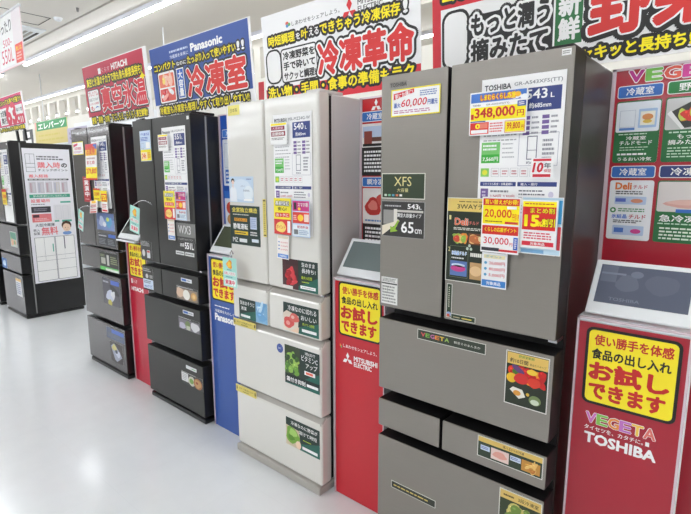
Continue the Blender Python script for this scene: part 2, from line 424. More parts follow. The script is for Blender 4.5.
# long strip on the vegetable drawer
p = Pr(.262, .037, (50,58,48), .0008, edge=WHITE); p.frame(0,0,1,1,.0022,(215,215,205),1)
for k, (ch, c) in enumerate(zip('VEGETA', ((225,90,90),(120,180,70),(200,110,170),(235,140,60),(235,200,60),(150,190,90)))): p.text(ch, .06+k*.073,.35,.12+k*.073,.72,c,2,.03)
p.text('野菜そのまんまか', .56,.38,.93,.62,(225,225,215),2,.0)
stick(p, Tw[0][0], Tl, -.912, .9)
# vegetable poster
p = Pr(.135, .178, (30,42,26), .0008, edge=WHITE); p.rect(.03,.76,.97,.97,(226,190,100),1)
p.text('野菜室新鮮', .3,.9,.66,.95,(70,150,60),2,.01); p.text('約10日間', .1,.79,.52,.87,(60,50,30),2,.02); p.text('摘みたてキープ', .56,.795,.93,.84,(60,50,30),2,.0)
food(p, .03,.4,.97,.78, REDV+((235,150,30),(225,60,30),(70,120,40)), 34, 1.5, .18, 3)
p.ell(.3,.68,.17,.05,(95,60,120),3.2,rot=-.5); p.ell(.62,.68,.12,.05,(235,200,60),3.3); p.ell(.15,.5,.12,.09,(235,190,40),3.4); p.ell(.38,.52,.17,.1,(205,40,40),3.5,wob=.05); p.ell(.68,.5,.15,.09,(215,60,40),3.6,wob=.05)
p.poly([(.12,.28),(.35,.14),(.5,.2),(.42,.32),(.2,.34)],(228,226,215),2); p.ell(.3,.24,.09,.05,(215,150,60),3); p.ell(.72,.18,.14,.09,(120,140,90),2); p.ell(.72,.15,.1,.05,(210,220,200),3); p.ell(.55,.26,.04,.03,(220,180,60),3)
p.frame(0,0,1,1,.003,(228,226,220),5); stick(p, Tw[0][0], Tl, -.580, .759)
# middle drawer sticker
p = Pr(.219, .075, (40,58,42), .0008, edge=WHITE); p.rect(.01,.72,.99,.97,(220,188,100),1); p.text('選べる3つの冷凍', .4,.77,.72,.9,(70,55,30),2,.01)
p.rect(.05,.35,.2,.58,(200,215,235),2); p.lines(.06,.4,.19,.54,2,(60,90,160),3); p.rect(.22,.1,.5,.62,(228,205,198),2); p.ell(.36,.36,.11,.16,(222,160,148),3,wob=.1)
p.rect(.52,.35,.68,.58,(200,215,235),2); p.lines(.53,.4,.67,.54,2,(60,90,160),3); p.rect(.69,.1,.96,.6,(196,140,60),2); food(p,.69,.1,.96,.6,((215,160,70),(190,120,50),(230,190,110)),10,2.5,.14,4)
p.frame(0,0,1,1,.0025,(222,222,215),5); stick(p, Tw[1][1], Tl, -.663, .540)
p = Pr(.14, .14, (52,64,40), .0008, edge=WHITE); p.rect(.02,.76,.98,.98,(222,190,105),1); p.lines(.1,.82,.4,.9,1,(90,70,30)); p.text('3段冷凍室', .45,.81,.92,.91,(70,55,30),2,.01); food(p,.05,.05,.95,.74,((200,190,110),(110,140,60),(225,210,160),(150,110,60)),16,1.5,.3,5); p.frame(0,0,1,1,.003,(225,225,215),5)
stick(p, Tw[2][0], Tl, -.578, .318)
p = Pr(.2, .03, (45,48,40), .0008, edge=WHITE); p.frame(0,0,1,1,.0022,(215,215,205),1); p.lines(.06,.35,.9,.65,1,(220,200,110)); stick(p, Tw[2][0], Tl, -1.018, .262)

# white fridge stickers
DG=(24,50,44); TEAL=(22,96,84)
p = Pr(.092,.047,(238,226,120),.0008); p.text('日本製',.2,.3,.8,.7,(120,110,50),1,.0); stick(p, Md[0], Ml, -2.054, 1.775)
p = Pr(.19,.126,(196,216,236),.0008); p.ell(.5,.5,.42,.4,(214,228,242),1); p.ell(.8,.35,.2,.3,(228,238,246),1.2)
p.ell(.16,.83,.07,.1,(40,32,30),2); p.ell(.165,.77,.055,.085,(236,206,190),3); p.poly([(.13,.62),(.2,.62),(.3,.5),(.33,.02),(.02,.02),(.04,.5)],(232,238,246),2.2); p.poly([(.13,.66),(.19,.66),(.17,.52)],(232,200,184),3)
p.text('きれいに、',.5,.6,.68,.66,(110,120,150),2,.0); p.text('清潔保存。',.58,.42,.86,.5,(110,120,150),2,.0); p.rect(.6,.06,.95,.14,WHITE,2); p.lines(.72,.87,.95,.93,1,(90,110,170))
stick(p, Md[0], Ml, -2.066, 1.356)
p = Pr(.232,.196,DG,.001,edge=WHITE); p.text('全室独立構造',.07,.83,.92,.95,(240,220,90),2,.02); p.lines(.1,.75,.65,.79,1,(220,220,210)); p.rect(.14,.6,.58,.68,(230,160,40),2); p.text('野菜室真ん中',.16,.61,.56,.67,(30,30,30),3,.0)
p.text('静電運転',.1,.4,.6,.54,WHITE,2,.02); p.rect(.14,.26,.6,.35,(235,200,50),2); p.lines(.16,.28,.58,.33,1,(40,40,30),3); p.text('MZ',.07,.06,.25,.18,WHITE,2,-.0); p.rect(.3,.07,.56,.16,(220,225,225),2)
p.rect(.68,.42,.9,.73,(196,208,232),2); p.frame(.68,.42,.9,.73,.001,(90,100,130),3); p.lines(.68,.46,.9,.7,5,(150,165,200),3); p.lines(.68,.25,.92,.37,2,(225,225,225)); p.rect(.72,.1,.94,.18,(215,225,235),2); p.frame(0,0,1,1,.002,(60,80,76),4)
stick(p, Md[0], Ml, -2.067, 1.144)
def tape(w, h, vert=False):
    p = Pr(w, h, (224,206,108), .0008); c=(110,92,30)
    if vert: p.lines(.3,.12,.7,.88,14,c,1,.4); p.rect(.15,.94,.85,.97,(40,34,20),1); p.rect(.15,.03,.85,.06,(40,34,20),1)
    else: p.text('省エネ・大容量切替えドロワー',.16,.45,.86,.72,c,1,.0); p.lines(.35,.15,.7,.32,1,c,1); p.rect(.04,.3,.08,.75,(60,50,20),1); p.rect(.92,.3,.96,.75,(60,50,20),1)
    return p
stick(tape(.024,.18,True), Md[1], Ml, -1.812, 1.197, 'tape')
def gstick(w, h, lines_, photo, cols, seed, left=.5, ns=1):
    p = Pr(w, h, DG, .001, edge=(40,70,64)); p.poly([(0,0),(1,0),(1,.45),(0,.15)],TEAL,1)
    return p
p = Pr(.228,.14,DG,.001); p.poly([(0,0),(1,0),(1,.5),(.4,.1)],TEAL,.6); p.rect(0,0,.46,1,(70,30,34),1); food(p,.0,.12,.46,.75,((196,36,46),(160,20,32),(214,64,70)),16,1.5,.2,8); p.rect(.1,.8,.46,1,(60,24,30),2.6); p.rect(0,0,.3,.1,(225,220,215),2.8)
p.text('生のまま',.56,.8,.92,.94,WHITE,3.5,.01); p.text('長持ち!',.56,.6,.94,.75,WHITE,3.5,.01); p.rect(.54,.38,.86,.48,(40,60,20),2.8); p.text('最大10日間',.55,.4,.84,.5,(190,215,60),3.5,.01); p.lines(.56,.28,.8,.33,1,(190,215,60),3); p.rect(.52,.08,.94,.18,WHITE,3); p.lines(.56,.11,.9,.15,1,(120,130,130),3.5)
stick(p, Md[1], Ml, -1.682, .970)
p = Pr(.222,.106,DG,.001); p.poly([(0,0),(.6,0),(.6,.5),(0,.2)],TEAL,.6); p.rect(.6,0,1,1,(130,178,214),1); food(p,.62,.05,.98,.95,((190,220,240),(110,165,210),(225,240,250)),8,1.5,.3,9); p.text('製氷おそうじ',.05,.68,.56,.88,WHITE,3,.01); p.text('清潔',.07,.42,.27,.6,WHITE,3,.01); p.rect(.06,.08,.4,.2,WHITE,3)
stick(p, Mw[0][0], Ml, -2.022, .76)
p = Pr(.232,.136,DG,.001); p.poly([(.3,0),(1,0),(1,.5),(.4,.2)],TEAL,.6); p.poly([(0,0),(.42,0),(.45,.6),(.1,.72),(0,.6)],(226,212,196),1); p.ell(.16,.3,.15,.2,(214,84,80),2,wob=.08); p.ell(.32,.5,.14,.16,(222,106,98),2.2,wob=.08); p.ell(.28,.52,.05,.06,(240,190,180),2.4); p.ell(.14,.28,.06,.08,(236,160,150),2.4)
p.poly([(.2,.0),(.44,.0),(.46,.22)],(236,206,180),2.6); p.text('冷凍なのに切れる',.14,.74,.94,.92,WHITE,3.5,.01); p.text('おいしい',.52,.5,.94,.66,WHITE,3.5,.01); p.text('約-7℃ 2週間',.56,.32,.88,.42,(190,215,60),3.5,.01); p.rect(.54,.1,.94,.2,WHITE,3)
stick(p, Mw[0][1], Ml, -1.684, .765)
stick(tape(.184,.036), Mw[1][0], Ml, -2.073, .714, 'tape', .003)
stick(tape(.172,.04), Mw[2][0], Ml, -2.075, .342, 'tape', .003)
p = Pr(.23,.192,DG,.001); p.poly([(.3,0),(1,0),(1,.5),(.5,.2)],TEAL,.6); p.rect(0,.25,.45,1,(52,66,44),1); food(p,.0,.25,.46,.85,((110,160,60),(80,130,45),(160,195,90),(60,100,40),(140,185,80),(40,70,34)),44,1.5,.15,12); p.rect(0,0,1,.25,(14,34,34),2.8); p.poly([(0,0),(1,0),(1,.1),(0,.02)],TEAL,3)
p.text('3色LEDで',.6,.88,.88,.96,WHITE,3.5,.01); p.text('ビタミンC',.5,.72,.95,.86,WHITE,3.5,.01); p.text('アップ',.62,.55,.94,.68,WHITE,3.5,.01); p.rect(.58,.38,.88,.48,WHITE,3.2); p.rect(.62,.4,.82,.46,(230,110,90),3.5); p.text('霜付き抑制',.05,.07,.6,.19,WHITE,3.5,.02); p.rect(.64,.09,.96,.16,WHITE,3.5)
stick(p, Mw[1][0], Ml, -1.68, .501)
p = Pr(.046,.046,(52,76,150),.0008,.023); p.frame(.2,.2,.8,.8,.001,(120,140,200),1); p.lines(.22,.4,.78,.62,2,(190,200,230),2); stick(p, Mw[1][0], Ml, -1.737, .640, 'round_sticker')
p = Pr(.229,.144,DG,.001); p.poly([(0,0),(1,0),(1,.5),(.2,.1)],TEAL,.6); p.poly([(0,.0),(.42,.0),(.44,.1),(.4,.66),(0,.72)],(206,190,160),1); p.ell(.2,.4,.2,.3,(120,170,60),2,wob=.12); p.ell(.22,.5,.12,.14,(170,210,110),2.2,wob=.1); p.ell(.16,.3,.1,.1,(90,140,40),2.3,wob=.1); p.ell(.38,.15,.08,.14,(236,206,180),2.5)
p.text('冷凍なのに野菜が',.16,.78,.94,.92,WHITE,3.5,.01); p.text('溶けて時短',.4,.56,.92,.7,WHITE,3.5,.01); p.lines(.52,.38,.8,.44,1,(190,215,60),3.5); p.rect(.5,.08,.94,.18,WHITE,3.5)
stick(p, Mw[2][0], Ml, -1.683, .179)

# charcoal fridge stickers
p = Pr(.197,.107,(128,128,126),.0008); p.text('WX3',.12,.42,.78,.88,(235,235,235),1,.0); p.rect(0,0,1,.26,(60,60,60),1); p.text('ワンダフルオープン',.08,.07,.86,.18,(210,210,210),2,.0); stick(p, Pd[1], Pl, -2.632, 1.109)
p = Pr(.15,.04,(50,49,48),.0006); p.text('定格内容積',.0,.3,.3,.8,WHITE,1,.02); p.text('551L',.35,.05,.95,.95,WHITE,1,.03); stick(p, Pd[1], Pl, -2.6, 1.066, 'capacity_mark', .0009)
p = Pr(.195,.026,(50,49,48),.0006); p.rect(0,.1,.47,.95,(220,222,222),1); p.rect(.52,.1,1,.95,(220,222,222),1); p.lines(.04,.3,.44,.75,1,(90,90,90)); p.lines(.56,.3,.96,.75,1,(90,90,90)); stick(p, Pd[1], Pl, -2.65, 1.024)
p = Pr(.14,.115,(52,51,50),.0006); p.lines(.0,.7,.9,.98,4,(180,180,180),1); p.ell(.25,.3,.14,.2,(215,215,215),1); p.rect(.55,.05,.85,.5,(215,220,225),1,.005); p.rect(.58,.36,.82,.46,(210,70,70),2); stick(p, Pd[0], Pl, -3.08, .96)
p = Pr(.13,.075,(52,51,50),.0006); p.lines(.0,.62,.9,.95,2,(180,180,180),1); p.ell(.4,.25,.14,.2,(205,205,205),1); p.rect(.65,.1,.95,.4,(150,150,150),1); stick(p, Pw[0][0], Pl, -3.075, .825)
p = Pr(.13,.062,(205,220,238),.0006); p.lines(.1,.55,.9,.9,2,(90,100,120),1); p.text('ecoナビ',.12,.12,.88,.45,(50,90,170),1,.02); stick(p, Pw[0][0], Pl, -3.078, .76)
def pill(cols): 
    p = Pr(.115,.022,(225,228,232),.0006,.003); p.rect(.06,.2,.5,.8,cols[0],1); p.lines(.55,.3,.94,.7,1,cols[1]); return p
for dr, z, c in ((Pw[0][1],.866,((60,110,190),(110,120,130))),(Pw[1][0],.668,((60,110,190),(110,120,130))),(Pw[2][0],.318,((225,228,230),(80,170,60)))):
    stick(pill(c), dr, Pl, -2.612, z)
p = Pr(.232,.082,(70,70,70),.0006); p.rect(.03,.9,.8,.95,(190,190,190),1); p.rect(.02,.02,.98,.84,(150,132,116),1); p.ell(.2,.5,.2,.36,(216,186,160),2,wob=.1); p.ell(.48,.42,.16,.38,(236,234,226),2.2); p.ell(.82,.42,.13,.3,(205,160,90),2.4); p.ell(.82,.42,.07,.16,(225,190,130),2.6); stick(p, Pw[0][1], Pl, -2.672, .754)
p = Pr(.232,.075,(70,70,70),.0006); p.rect(.03,.93,.6,.98,(190,190,190),1); p.rect(.02,.02,.98,.86,(128,122,132),1); p.ell(.2,.3,.16,.26,(190,185,205),2,wob=.1); p.ell(.45,.45,.12,.36,(120,140,90),2.2); p.rect(.38,.06,.56,.4,(196,200,180),2.4); p.ell(.78,.45,.2,.36,(215,215,218),2.5,wob=.1); stick(p, Pw[1][0], Pl, -2.668, .567)
p = Pr(.23,.078,(62,62,62),.0006); p.rect(.0,.95,.7,.99,(190,190,190),1); p.rect(0,.22,.32,.92,(228,228,230),1); p.lines(.04,.3,.28,.85,4,(170,170,175)); p.ell(.48,.45,.16,.4,(206,204,190),2.2,wob=.06); p.ell(.48,.45,.1,.22,(120,160,80),2.4); p.ell(.78,.45,.2,.44,(170,110,70),2.6); p.ell(.78,.45,.15,.33,(196,150,96),2.7,wob=.1); p.ell(.74,.5,.06,.1,(150,60,40),2.9); stick(p, Pw[2][0], Pl, -2.667, .212)
p = Pr(.022,.018,(225,225,225),.0006); stick(p, Pd[1], Pl, -2.462, 1.792)

# dark grey fridge stickers
p = Pr(.022,.018,(225,225,225),.0006); stick(p, Hd[1], Hl, -3.475, 1.80)
p = Pr(.28,.125,(58,54,62),.0006); p.rect(.0,.62,1,1,(90,110,160),1); p.rect(0,.0,1,.62,(120,140,190),1); p.ell(.3,.5,.16,.3,(190,200,225),2,wob=.15); p.ell(.7,.5,.18,.3,(90,160,200),2.1,wob=.15); p.ell(.65,.65,.08,.12,(220,225,90),2.5); p.ell(.45,.35,.1,.15,(230,232,240),2.7); stick(p, Hd[1], Hl, -3.752, 1.10)
p = Pr(.28,.09,(60,62,68),.0006); p.rect(.6,.72,1,.98,(70,110,200),1); p.lines(.04,.72,.5,.9,1,(200,200,205)); p.lines(.04,.1,.45,.6,4,(140,145,150)); p.lines(.55,.1,.96,.6,4,(140,145,150)); stick(p, Hd[1], Hl, -3.75, .985)
p = Pr(.30,.135,(40,42,38),.0006); p.rect(0,.0,1,.2,(90,190,90),1); p.rect(.3,.0,1,.13,(225,232,220),2); p.rect(.08,.35,.32,.7,(180,180,170),1); p.rect(.4,.3,.52,.88,(200,200,195),1); p.lines(.6,.4,.95,.85,4,(150,160,120)); p.lines(.05,.75,.35,.9,2,(150,160,120)); stick(p, Hw[0][0], Hl, -3.757, .799)
p = Pr(.28,.20,(84,82,92),.0006); p.rect(.5,.8,.98,.96,(80,110,200),1); p.lines(.05,.8,.4,.92,1,(180,180,190)); p.ell(.68,.6,.28,.12,(50,48,50),1,rot=-.4); p.ell(.42,.35,.22,.22,(200,206,225),2,wob=.15); p.ell(.4,.1,.12,.11,(170,160,60),2.4,wob=.1); p.ell(.6,.42,.12,.14,(225,226,232),2.5,wob=.2); stick(p, Hw[1][0], Hl, -3.748, .54)
p = Pr(.29,.085,(96,104,130),.0006); p.rect(.3,.6,.98,.95,(90,120,200),1); p.lines(.05,.15,.9,.55,3,(120,125,130)); stick(p, Hw[2][0], Hl, -3.745, .27)
p = Pr(.2,.15,(82,76,76),.0006); p.poly([(.05,.75),(.35,.95),(.75,.6),(.95,.35),(.5,.02),(.35,.1)],(170,176,196),1); p.ell(.35,.72,.2,.16,(206,196,120),2,wob=.15); p.ell(.62,.45,.2,.16,(215,220,235),2.2,wob=.15); p.ell(.5,.55,.1,.1,(60,70,90),2.4); stick(p, Hw[2][0], Hl, -3.70, .10)
# far-left fridge stickers
p = Pr(.2,.16,(200,205,200),.0006); p.rect(.05,.5,.95,.95,(90,150,130),1); food(p,.05,.05,.95,.6,((220,170,140),(190,120,110),(120,170,120)),8,1.4,.3,21); stick(p, Fw[0][0], Fl, -6.05, .76)
p = Pr(.17,.11,(70,120,190),.0006); p.ell(.5,.5,.3,.3,(200,220,240),1,wob=.1); stick(p, Fw[1][0], Fl, -6.44, .49)
p = Pr(.17,.19,(232,232,236),.0006); p.rect(0,.85,1,1,(230,190,120),1); p.lines(.08,.1,.92,.8,6,(120,130,170),1); stick(p, Fw[2][0], Fl, -6.03, .23)
p = Pr(.022,.018,(225,225,225),.0006); stick(p, Fd[1], Fl, -5.85, 1.80)

# ================================================================== PAPER CARDS hung on the doors (things)
def paper(p, x0, z0, yf, lay, name, label, cat, group=None, rz=0, bend=0, ry=0):
    o = p.build(name, (x0, yf-.004-.0035*lay, z0), None, (0, ry, rz), bend)
    return tag(o, label, cat, group)
def specsheet(w, h, brand, model, liters, low=True, green=True):
    p = Pr(w, h, PAPER, .0006)
    p.text(brand, .04,.935,.37,.965,(60,62,70),1,.03); p.text(model, .41,.94,.96,.965,(120,122,130),1,.01)
    p.rect(.52,.80,.96,.925,NAVY,1); p.text(liters, .56,.865,.8,.915,WHITE,2,.02); p.text('L', .84,.865,.88,.89,WHITE,2,.02); p.text('約685mm', .6,.815,.85,.845,WHITE,2,.02)
    for r in range(4):
        for c in range(2):
            p.rect(.54+c*.22,.755-r*.028,.62+c*.22,.775-r*.028,PURP,1); p.lines(.64+c*.22,.755-r*.028,.73+c*.22,.775-r*.028,1,(150,150,160),1)
    for k in range(6): p.lines(.05,.78-k*.028,.48,.80-k*.028,1,(170,170,175),1,.35)
    if green:
        p.rect(.03,.52,.27,.64,(120,200,110),1); p.rect(.03,.52,.27,.57,GREEN,1.5); p.text('7,560円', .05,.53,.25,.555,WHITE,2,.02); p.lines(.05,.59,.25,.63,2,WHITE,2)
    p.frame(.5,.5,.96,.68,.0012,(150,150,170),1); p.frame(.6,.535,.72,.665,.0025,(110,110,130),2); p.rect(.6,.585,.72,.588,(110,110,130),2.5); p.text('約656', .6,.51,.72,.527,(110,110,130),2,.01); p.lines(.78,.53,.92,.65,5,(150,150,160),1); p.lines(.3,.54,.46,.64,4,(190,190,195),1,.3)
    p.rect(.03,.44,.14,.49,(140,205,100),1); p.ell(.085,.465,.035,.016,(230,230,60),2)
    for k in range(5): p.frame(.17+k*.12,.44,.27+k*.12,.49,.001,(190,190,195),1); p.lines(.19+k*.12,.45,.26+k*.12,.48,2,(205,130,140),2)
    p.rect(.03,.385,.49,.41,NAVY,1); p.rect(.51,.385,.97,.41,NAVY,1); p.text('リサイクル料金・収集運搬料', .07,.39,.45,.405,WHITE,2,.01); p.text('搬入・据付', .55,.39,.75,.405,WHITE,2,.01)
    for k, (a, b) in enumerate((('3,740円','3,300円'),('4,730円','3,300円'))):
        v = .32-k*.085; p.rect(.04,v-.01,.14,v+.05,PURP,1); p.lines(.06,v,.12,v+.04,2,(220,210,235),2); p.text(a,.17,v-.005,.31,v+.015,(190,60,90),2,.01); p.text(b,.34,v-.005,.48,v+.015,(190,60,90),2,.01); p.lines(.17,v+.025,.45,v+.045,1,(130,130,140),1)
        p.lines(.53,v-.01,.85,v+.05,3,(110,110,125),1,.4); p.ell(.91,v+.02,.03,.018,(210,205,225),1)
    return p
# --- steel fridge cards
p = specsheet(.248, .52, 'TOSHIBA', 'GR-A543XFS(TT)', '543')
paper(p, -.7, 1.25, TY, 0, 'spec_sheet', 'white specification sheet on the right door of the steel refrigerator', 'spec sheet')
p = Pr(.18, .128, PAPER, .0006); p.rect(.02,.76,.98,.97,(66,120,205),1); p.ell(.8,.84,.1,.07,(240,244,250),1.5); p.ell(.95,.8,.07,.06,(240,244,250),1.5)
p.text('しまむらくらし応援', .2,.8,.8,.93,YEL,3,.03,((.0025,(220,80,30),2.2),)); p.ell(.84,.87,.05,.06,(250,190,40),3.2); p.text('TOSHIBA', .05,.68,.2,.72,(90,90,95),1,.02); p.text('GR-A543XFS(TT)', .3,.67,.7,.72,(120,120,125),1,.01); p.rect(.84,.6,.98,.72,(50,80,170),3); p.lines(.86,.62,.96,.7,2,WHITE,4)
p.rect(.02,.34,.98,.65,YEL,1); p.text('348,000', .1,.38,.8,.62,(205,30,30),2,.03); p.text('円', .84,.39,.95,.52,(205,30,30),2,.02); p.rect(.03,.38,.08,.5,(205,30,30),2)
p.rect(.02,.03,.36,.30,(225,50,40),1); p.text('0', .12,.16,.2,.27,YEL,2,.04); p.rect(.04,.05,.34,.13,WHITE,2); p.rect(.2,.16,.34,.28,(235,130,110),2.2); p.lines(.38,.05,.63,.29,4,(225,120,120),1); p.frame(.64,.03,.98,.30,.0015,(225,120,40),1.5); p.rect(.65,.05,.97,.28,YEL,1); p.text('99,800', .68,.09,.9,.25,(205,40,30),2,.02); p.text('円',.92,.1,.96,.18,(205,40,30),2,.01); p.rect(.02,.31,.3,.335,(50,80,170),2)
paper(p, -.729, 1.604, TY, 5, 'price_card', 'blue and yellow price card reading 348,000 yen on the steel refrigerator', 'price card', rz=R(-1))
p = Pr(.195, .092, WHITE, .0006, .004); p.frame(0,0,1,1,.004,(250,235,40),1); p.poly([(.05,.62),(.48,.82),(.48,.96),(.05,.84)],(215,40,50),2); p.text('更にお得に!', .08,.68,.46,.88,WHITE,3,.02,ang=.18); p.text('60,000', .22,.3,.74,.6,(215,30,60),3,.01,slant=.2); p.text('最大', .06,.32,.2,.5,(40,90,180),3,.02); p.text('円還元', .76,.34,.95,.52,(40,90,180),3,.02); p.lines(.6,.66,.94,.88,3,(120,140,190),2); p.lines(.06,.1,.9,.24,2,(200,140,170),2)
paper(p, -1.039, 1.686, TY, 0, 'coupon_card', 'yellow-edged coupon card reading 60,000 yen on the left steel door', 'coupon card')
p = Pr(.21, .278, (26,40,24), .0006); p.rect(.0,.84,1,1,(228,200,110),1); p.text('3WAYチルド', .17,.87,.86,.93,(80,70,30),2,.015); p.lines(.2,.945,.9,.965,1,(120,100,50),2)
p.text('1', .04,.74,.07,.79,(225,215,150),2,.01); p.text('Deli', .14,.68,.36,.76,(225,110,70),3,.03,((.0015,WHITE,2),)); p.text('チルド', .38,.69,.54,.73,(225,120,110),3,.02); p.lines(.12,.62,.62,.655,2,(225,225,215),2)
food(p,.08,.46,.36,.59,((225,140,50),(140,180,70),(205,70,50),(230,190,110)),26,2,.1,31); p.rect(.38,.46,.66,.59,(110,60,30),2); food(p,.38,.46,.66,.59,((235,190,120),(190,110,60),(240,220,170)),10,2.2,.12,32)
p.text('2', .04,.36,.07,.41,(225,215,150),2,.01); p.text('氷結晶チルド', .1,.32,.36,.37,(120,170,225),3,.02,((.001,WHITE,2),)); p.lines(.1,.27,.38,.3,1,(220,220,220),2); p.rect(.08,.07,.37,.25,(90,120,180),2); p.ell(.22,.16,.13,.04,(190,60,130),3); p.ell(.22,.2,.12,.02,(200,215,240),3); p.frame(.07,.05,.385,.43,.001,(120,130,110),1.5); p.rect(.42,.05,.66,.25,(190,150,100),2); p.ell(.52,.15,.1,.06,(225,190,140),3); p.lines(.42,.3,.64,.38,1,(225,225,215),2); p.frame(0,0,1,1,.0025,(228,228,218),5)
for k in range(3): p.ell(.4+.035*math.cos(k*2.1+1.5),.42+.025*math.sin(k*2.1+1.5),.022,.018,(190,205,190),4)
paper(p, -.803, 1.134, TY, 1, 'feature_card', 'dark green and gold chilled-compartment card beside the price cards on the steel door', 'feature card')
p = Pr(.122, .172, PAPER, .0006); p.rect(.03,.52,.97,.97,YEL,1); p.rect(.03,.85,.97,.97,(215,40,30),1.5); p.text('買い替えがお得!', .08,.87,.93,.955,YEL,2.5,.02); p.text('20,000', .08,.62,.78,.78,(225,70,20),2,.02); p.text('円引き', .8,.6,.97,.71,(225,70,20),2,.02); p.lines(.1,.55,.6,.58,1,(120,60,20),2); p.rect(.62,.53,.95,.57,(215,60,50),2); p.rect(.66,.79,.9,.84,WHITE,2)
p.rect(.03,.33,.97,.49,(215,40,30),1); p.text('くらしの応援ポイント', .1,.38,.92,.46,YEL,2.5,.02); p.text('30,000', .08,.14,.74,.28,(215,40,70),2,.01); p.text('円', .76,.14,.84,.2,(215,40,70),2,.01); p.rect(.86,.08,.97,.3,(40,90,190),2); p.lines(.885,.1,.945,.28,5,WHITE,3); p.rect(.03,.03,.5,.09,(50,50,60),2); p.rect(.5,.03,.97,.07,(215,40,50),2)
paper(p, -.673, 1.246, TY, 6, 'discount_card', 'red and yellow discount card reading 20,000 and 30,000 yen on the steel door', 'discount card')
p = Pr(.118, .168, (196,224,240), .0006); p.rect(.9,.55,.98,.95,(60,160,215),1); p.rect(.9,.1,.98,.5,(215,60,70),1); p.rect(.03,.02,.6,.08,(120,170,210),1); p.frame(0,0,1,1,.002,WHITE,2)
paper(p, -.553, 1.252, TY, 2, 'leaflet', 'pale blue leaflet tucked behind the 15 percent card on the steel door', 'leaflet')
p = Pr(.104, .141, PAPER, .0006); p.rect(.04,.38,.96,.97,YEL,1); p.rect(.04,.38,.96,.86,(220,35,30),1.5); p.text('まとめ割', .26,.73,.92,.84,YEL,3,.02,((.001,(120,20,20),2.4),)); p.lines(.1,.9,.9,.94,1,(200,90,30),2); p.text('15', .12,.46,.5,.68,YEL,3,.05,((.0018,BLACK,2.2),)); p.text('%', .48,.46,.6,.56,YEL,3,.03); p.text('割引', .6,.46,.94,.62,YEL,3,.03,((.0018,BLACK,2.2),)); p.lines(.1,.18,.9,.34,3,(215,90,110),2); p.rect(.06,.05,.94,.14,(215,40,60),2); p.text('対象商品', .3,.065,.7,.125,WHITE,3,.02)
paper(p, -.55, 1.271, TY, 5, 'discount_card', 'red and yellow card reading 15 percent off beside the right edge of the steel door', 'discount card')
p = Pr(.063, .059, WHITE, .0006); p.rect(.1,.84,.9,.95,(215,40,60),1); p.text('10', .12,.32,.55,.76,(205,25,50),2,.04,slant=.15); p.text('年', .6,.5,.9,.75,(60,60,70),2,.02); p.text('保証', .6,.3,.92,.46,(205,60,80),2,.01); p.rect(.1,.08,.9,.22,(205,40,60),1)
paper(p, -.53, 1.473, TY, 5, 'warranty_card', 'small white card with a red 10 on the specification sheet of the steel refrigerator', 'warranty card')
p = Pr(.083, .112, (238,240,242), .0006); p.rect(.08,.84,.92,.94,(235,225,180),1); p.text('ポイント', .14,.86,.8,.93,(110,170,200),2,.01)
for k, s_ in enumerate(('26,000円','80,000円','5,000円')): p.text(s_, .3,.66-k*.17,.92,.76-k*.17,(215,60,80),2,.01); p.ell(.16,.71-k*.17,.06,.04,(90,160,200),2)
p.rect(.03,.04,.97,.22,(60,130,205),1); p.text('対象商品', .22,.08,.78,.18,WHITE,2,.02)
paper(p, -.671, 1.131, TY, 3, 'points_card', 'narrow white points card with a blue foot hanging below the 30,000 yen card', 'points card')

# --- white fridge cards
p = specsheet(.243, .53, 'MITSUBISHI', 'MR-MZ54G-W', '540')
# the three-diamond mark before the maker's name
p.poly([(.045,.955),(.055,.972),(.065,.955),(.055,.94)],(60,60,70),2.6)
paper(p, -1.721, 1.222, MY, 0, 'spec_sheet', 'white specification sheet on the right door of the white refrigerator', 'spec sheet')
def mprice():
    p = Pr(.11, .093, WHITE, .0006); p.rect(.04,.88,.96,.97,YEL,1); p.rect(.06,.66,.86,.84,(130,20,50),1); p.text('大感謝祭', .15,.69,.78,.81,(235,190,200),2,.02); p.rect(.06,.38,.9,.6,(150,22,56),1); p.text('店頭価格', .12,.41,.84,.57,WHITE,2,.02); p.lines(.08,.2,.86,.32,2,(110,100,105)); return p
paper(mprice(), -1.725, 1.622, MY, 4, 'price_card', 'small white card with dark red bars on the white refrigerator sheet', 'price card')
def campaign(w, h):
    p = Pr(w, h, (250,236,60), .0006); p.rect(0,0,1,.42,(222,60,60),1)
    p.text('長期保証', .1,.8,.9,.92,WHITE,3,.02,((.003,BLACK,2.2),)); p.text('安心!', .25,.66,.75,.76,BLACK,3,.02); p.rect(.08,.48,.92,.6,(225,70,50),2); p.text('おトクに', .15,.5,.85,.58,WHITE,3,.02); p.ell(.4,.2,.3,.15,(250,220,120),2,wob=.05); p.text('ポイント', .14,.15,.66,.26,(215,50,60),3,.02); p.rect(.78,.06,.95,.38,WHITE,2); return p
def services(w, h):
    p = Pr(w, h, (196,214,240), .0006); p.rect(.04,.7,.96,.97,(200,50,130),1); p.rect(.12,.74,.26,.93,(40,36,44),2,.002); p.text('スマホ割', .34,.82,.9,.93,WHITE,3,.02); p.ell(.42,.76,.08,.04,(250,200,60),3); p.rect(.04,.37,.96,.67,(228,70,60),1); p.ell(.48,.52,.16,.09,(250,210,60),2); p.rect(.68,.42,.93,.62,(250,225,215),2); p.lines(.08,.45,.28,.6,3,(250,220,210),2)
    p.rect(.04,.03,.96,.33,(228,238,246),1); p.text('配送料金', .3,.24,.9,.31,(200,60,90),2,.02); p.rect(.1,.07,.34,.2,(120,124,130),2,.002); p.lines(.4,.06,.92,.2,3,(150,170,200),2); return p
paper(campaign(.114,.163), -1.713, 1.222, MY, 4, 'campaign_card', 'yellow-over-red campaign card on the lower left of the white refrigerator sheet', 'campaign card')
